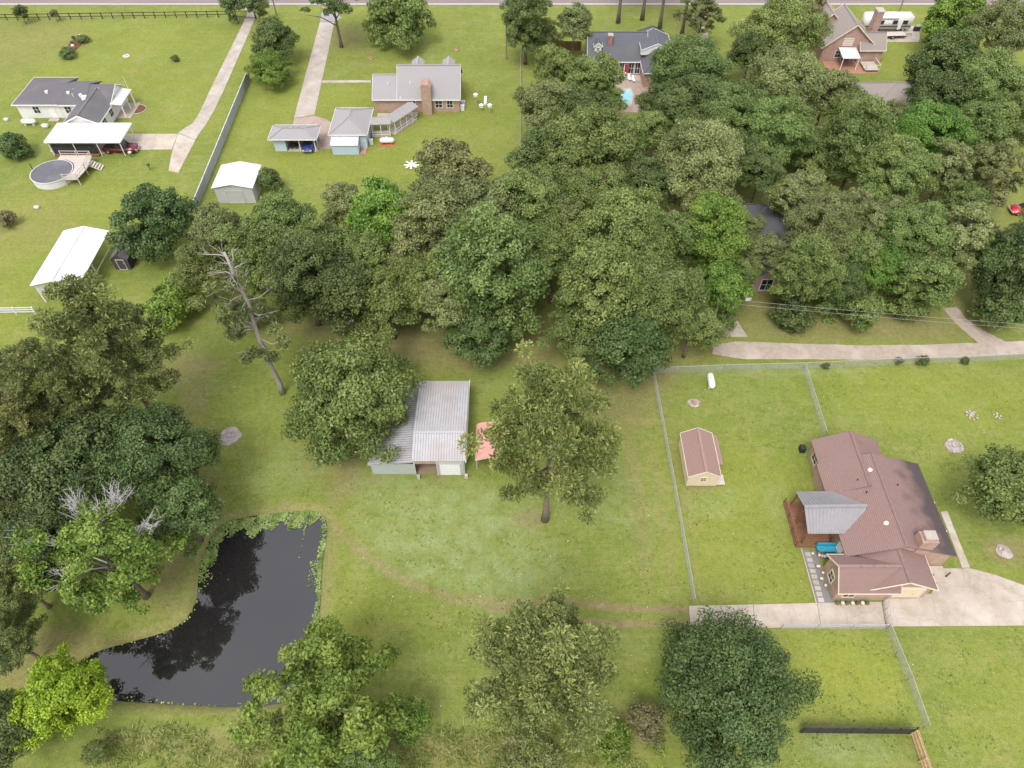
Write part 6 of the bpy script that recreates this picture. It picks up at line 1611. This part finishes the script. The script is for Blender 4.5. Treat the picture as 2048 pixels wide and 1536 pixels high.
# rough uncut grass along the bottom edge
n = 17000; u = gg.uniform(180, 1330, n); v = 1452 + gg.uniform(0, 1, n) * 110 + 8 * np.sin(u / 30.)
P_ = np.array([tuple(G(a, b_)) for a, b_ in zip(u, v)])
keep = (poly_sd(P_[:, 0], P_[:, 1], POND) < -1.) & (fnoise(P_[:, 0], P_[:, 1], 4, 21) + gg.uniform(-.5, .5, n) > -.15); P_ = P_[keep]; n = len(P_)
ang = gg.uniform(0, 6.283, n); hh = gg.uniform(.08, .34, n); w = gg.uniform(.03, .08, n); ln = gg.normal(0, .25, (n, 2))
dx, dy = np.cos(ang) * w, np.sin(ang) * w
v4 = np.stack([np.stack([P_[:, 0] - dx, P_[:, 1] - dy, P_[:, 2] * 0], 1), np.stack([P_[:, 0] + dx, P_[:, 1] + dy, P_[:, 2] * 0], 1),
               np.stack([P_[:, 0] + dx * .4 + ln[:, 0], P_[:, 1] + dy * .4 + ln[:, 1], hh], 1), np.stack([P_[:, 0] - dx * .4 + ln[:, 0], P_[:, 1] - dy * .4 + ln[:, 1], hh], 1)], 1).reshape(-1, 3)
o = inst('rough_grass', cloud_mesh('rough_grass', v4, np.clip(gg.rand(n) * .6 + .3 * (fnoise(P_[:, 0], P_[:, 1], 3, 8) + .5), 0, 1)), None, m='tall_grass'); o['kind'] = 'stuff'; o['label'] = 'rough straw coloured grass along the bottom edge'; o['category'] = 'grass'
# pale fallen leaves and clover heads scattered over the lawns
u = np.concatenate([gg.uniform(640, 1300, 170), gg.uniform(1380, 2040, 90), gg.uniform(20, 1000, 70)]); v = np.concatenate([gg.uniform(960, 1450, 170), gg.uniform(730, 1530, 90), gg.uniform(180, 900, 70)])
P_ = np.array([tuple(G(a, b_)) for a, b_ in zip(u, v)]); P_ = P_[poly_sd(P_[:, 0], P_[:, 1], POND) < -.8]; P_[:, 2] = .05; n = len(P_)
me = cloud_mesh('fallen_leaves', leaf_cloud(gg, P_, np.tile([0, 0, 1.], (n, 1)), .065, .7, .3, 0.), gg.rand(n))
o = inst('fallen_leaves', me, None, m='white_flower'); o['kind'] = 'stuff'; o['label'] = 'pale fallen leaves and clover heads scattered on the lawns'; o['category'] = 'leaves'

# coarse weeds and clover patches in the near lawns
n = 60000; u = gg.uniform(330, 2060, n); v = gg.uniform(640, 1540, n)
P_ = np.array([tuple(G(a, b_)) for a, b_ in zip(u, v)])
hard = [(-16.2, -4.9, 43, 55), (19.3, 24.1, 41.5, 47.6), (30.0, 45.7, 27.5, 46.6), (17.0, 90, 25.5, 28.4), (41.5, 90, 25.5, 33)]
ok = (poly_sd(P_[:, 0], P_[:, 1], POND) < -.9) & (fnoise(P_[:, 0], P_[:, 1], 3.2, 41) * .7 + fnoise(P_[:, 0], P_[:, 1], 11, 42) * .6 + gg.uniform(-.5, .5, n) > .45) & (P_[:, 1] < 57.5)
for x0, x1, y0, y1 in hard: ok &= ~((P_[:, 0] > x0) & (P_[:, 0] < x1) & (P_[:, 1] > y0) & (P_[:, 1] < y1))
P_ = P_[ok]; n = len(P_); P_[:, 2] = gg.uniform(.02, .06, n)
o = inst('lawn_weeds', cloud_mesh('lawn_weeds', leaf_cloud(gg, P_, np.tile([0, 0, 1.], (n, 1)), .1, .7, .5, .3), gg.rand(n)), None, m='weed'); o['kind'] = 'stuff'; o['label'] = 'coarse weeds and clover growing in the near lawns'; o['category'] = 'weeds'
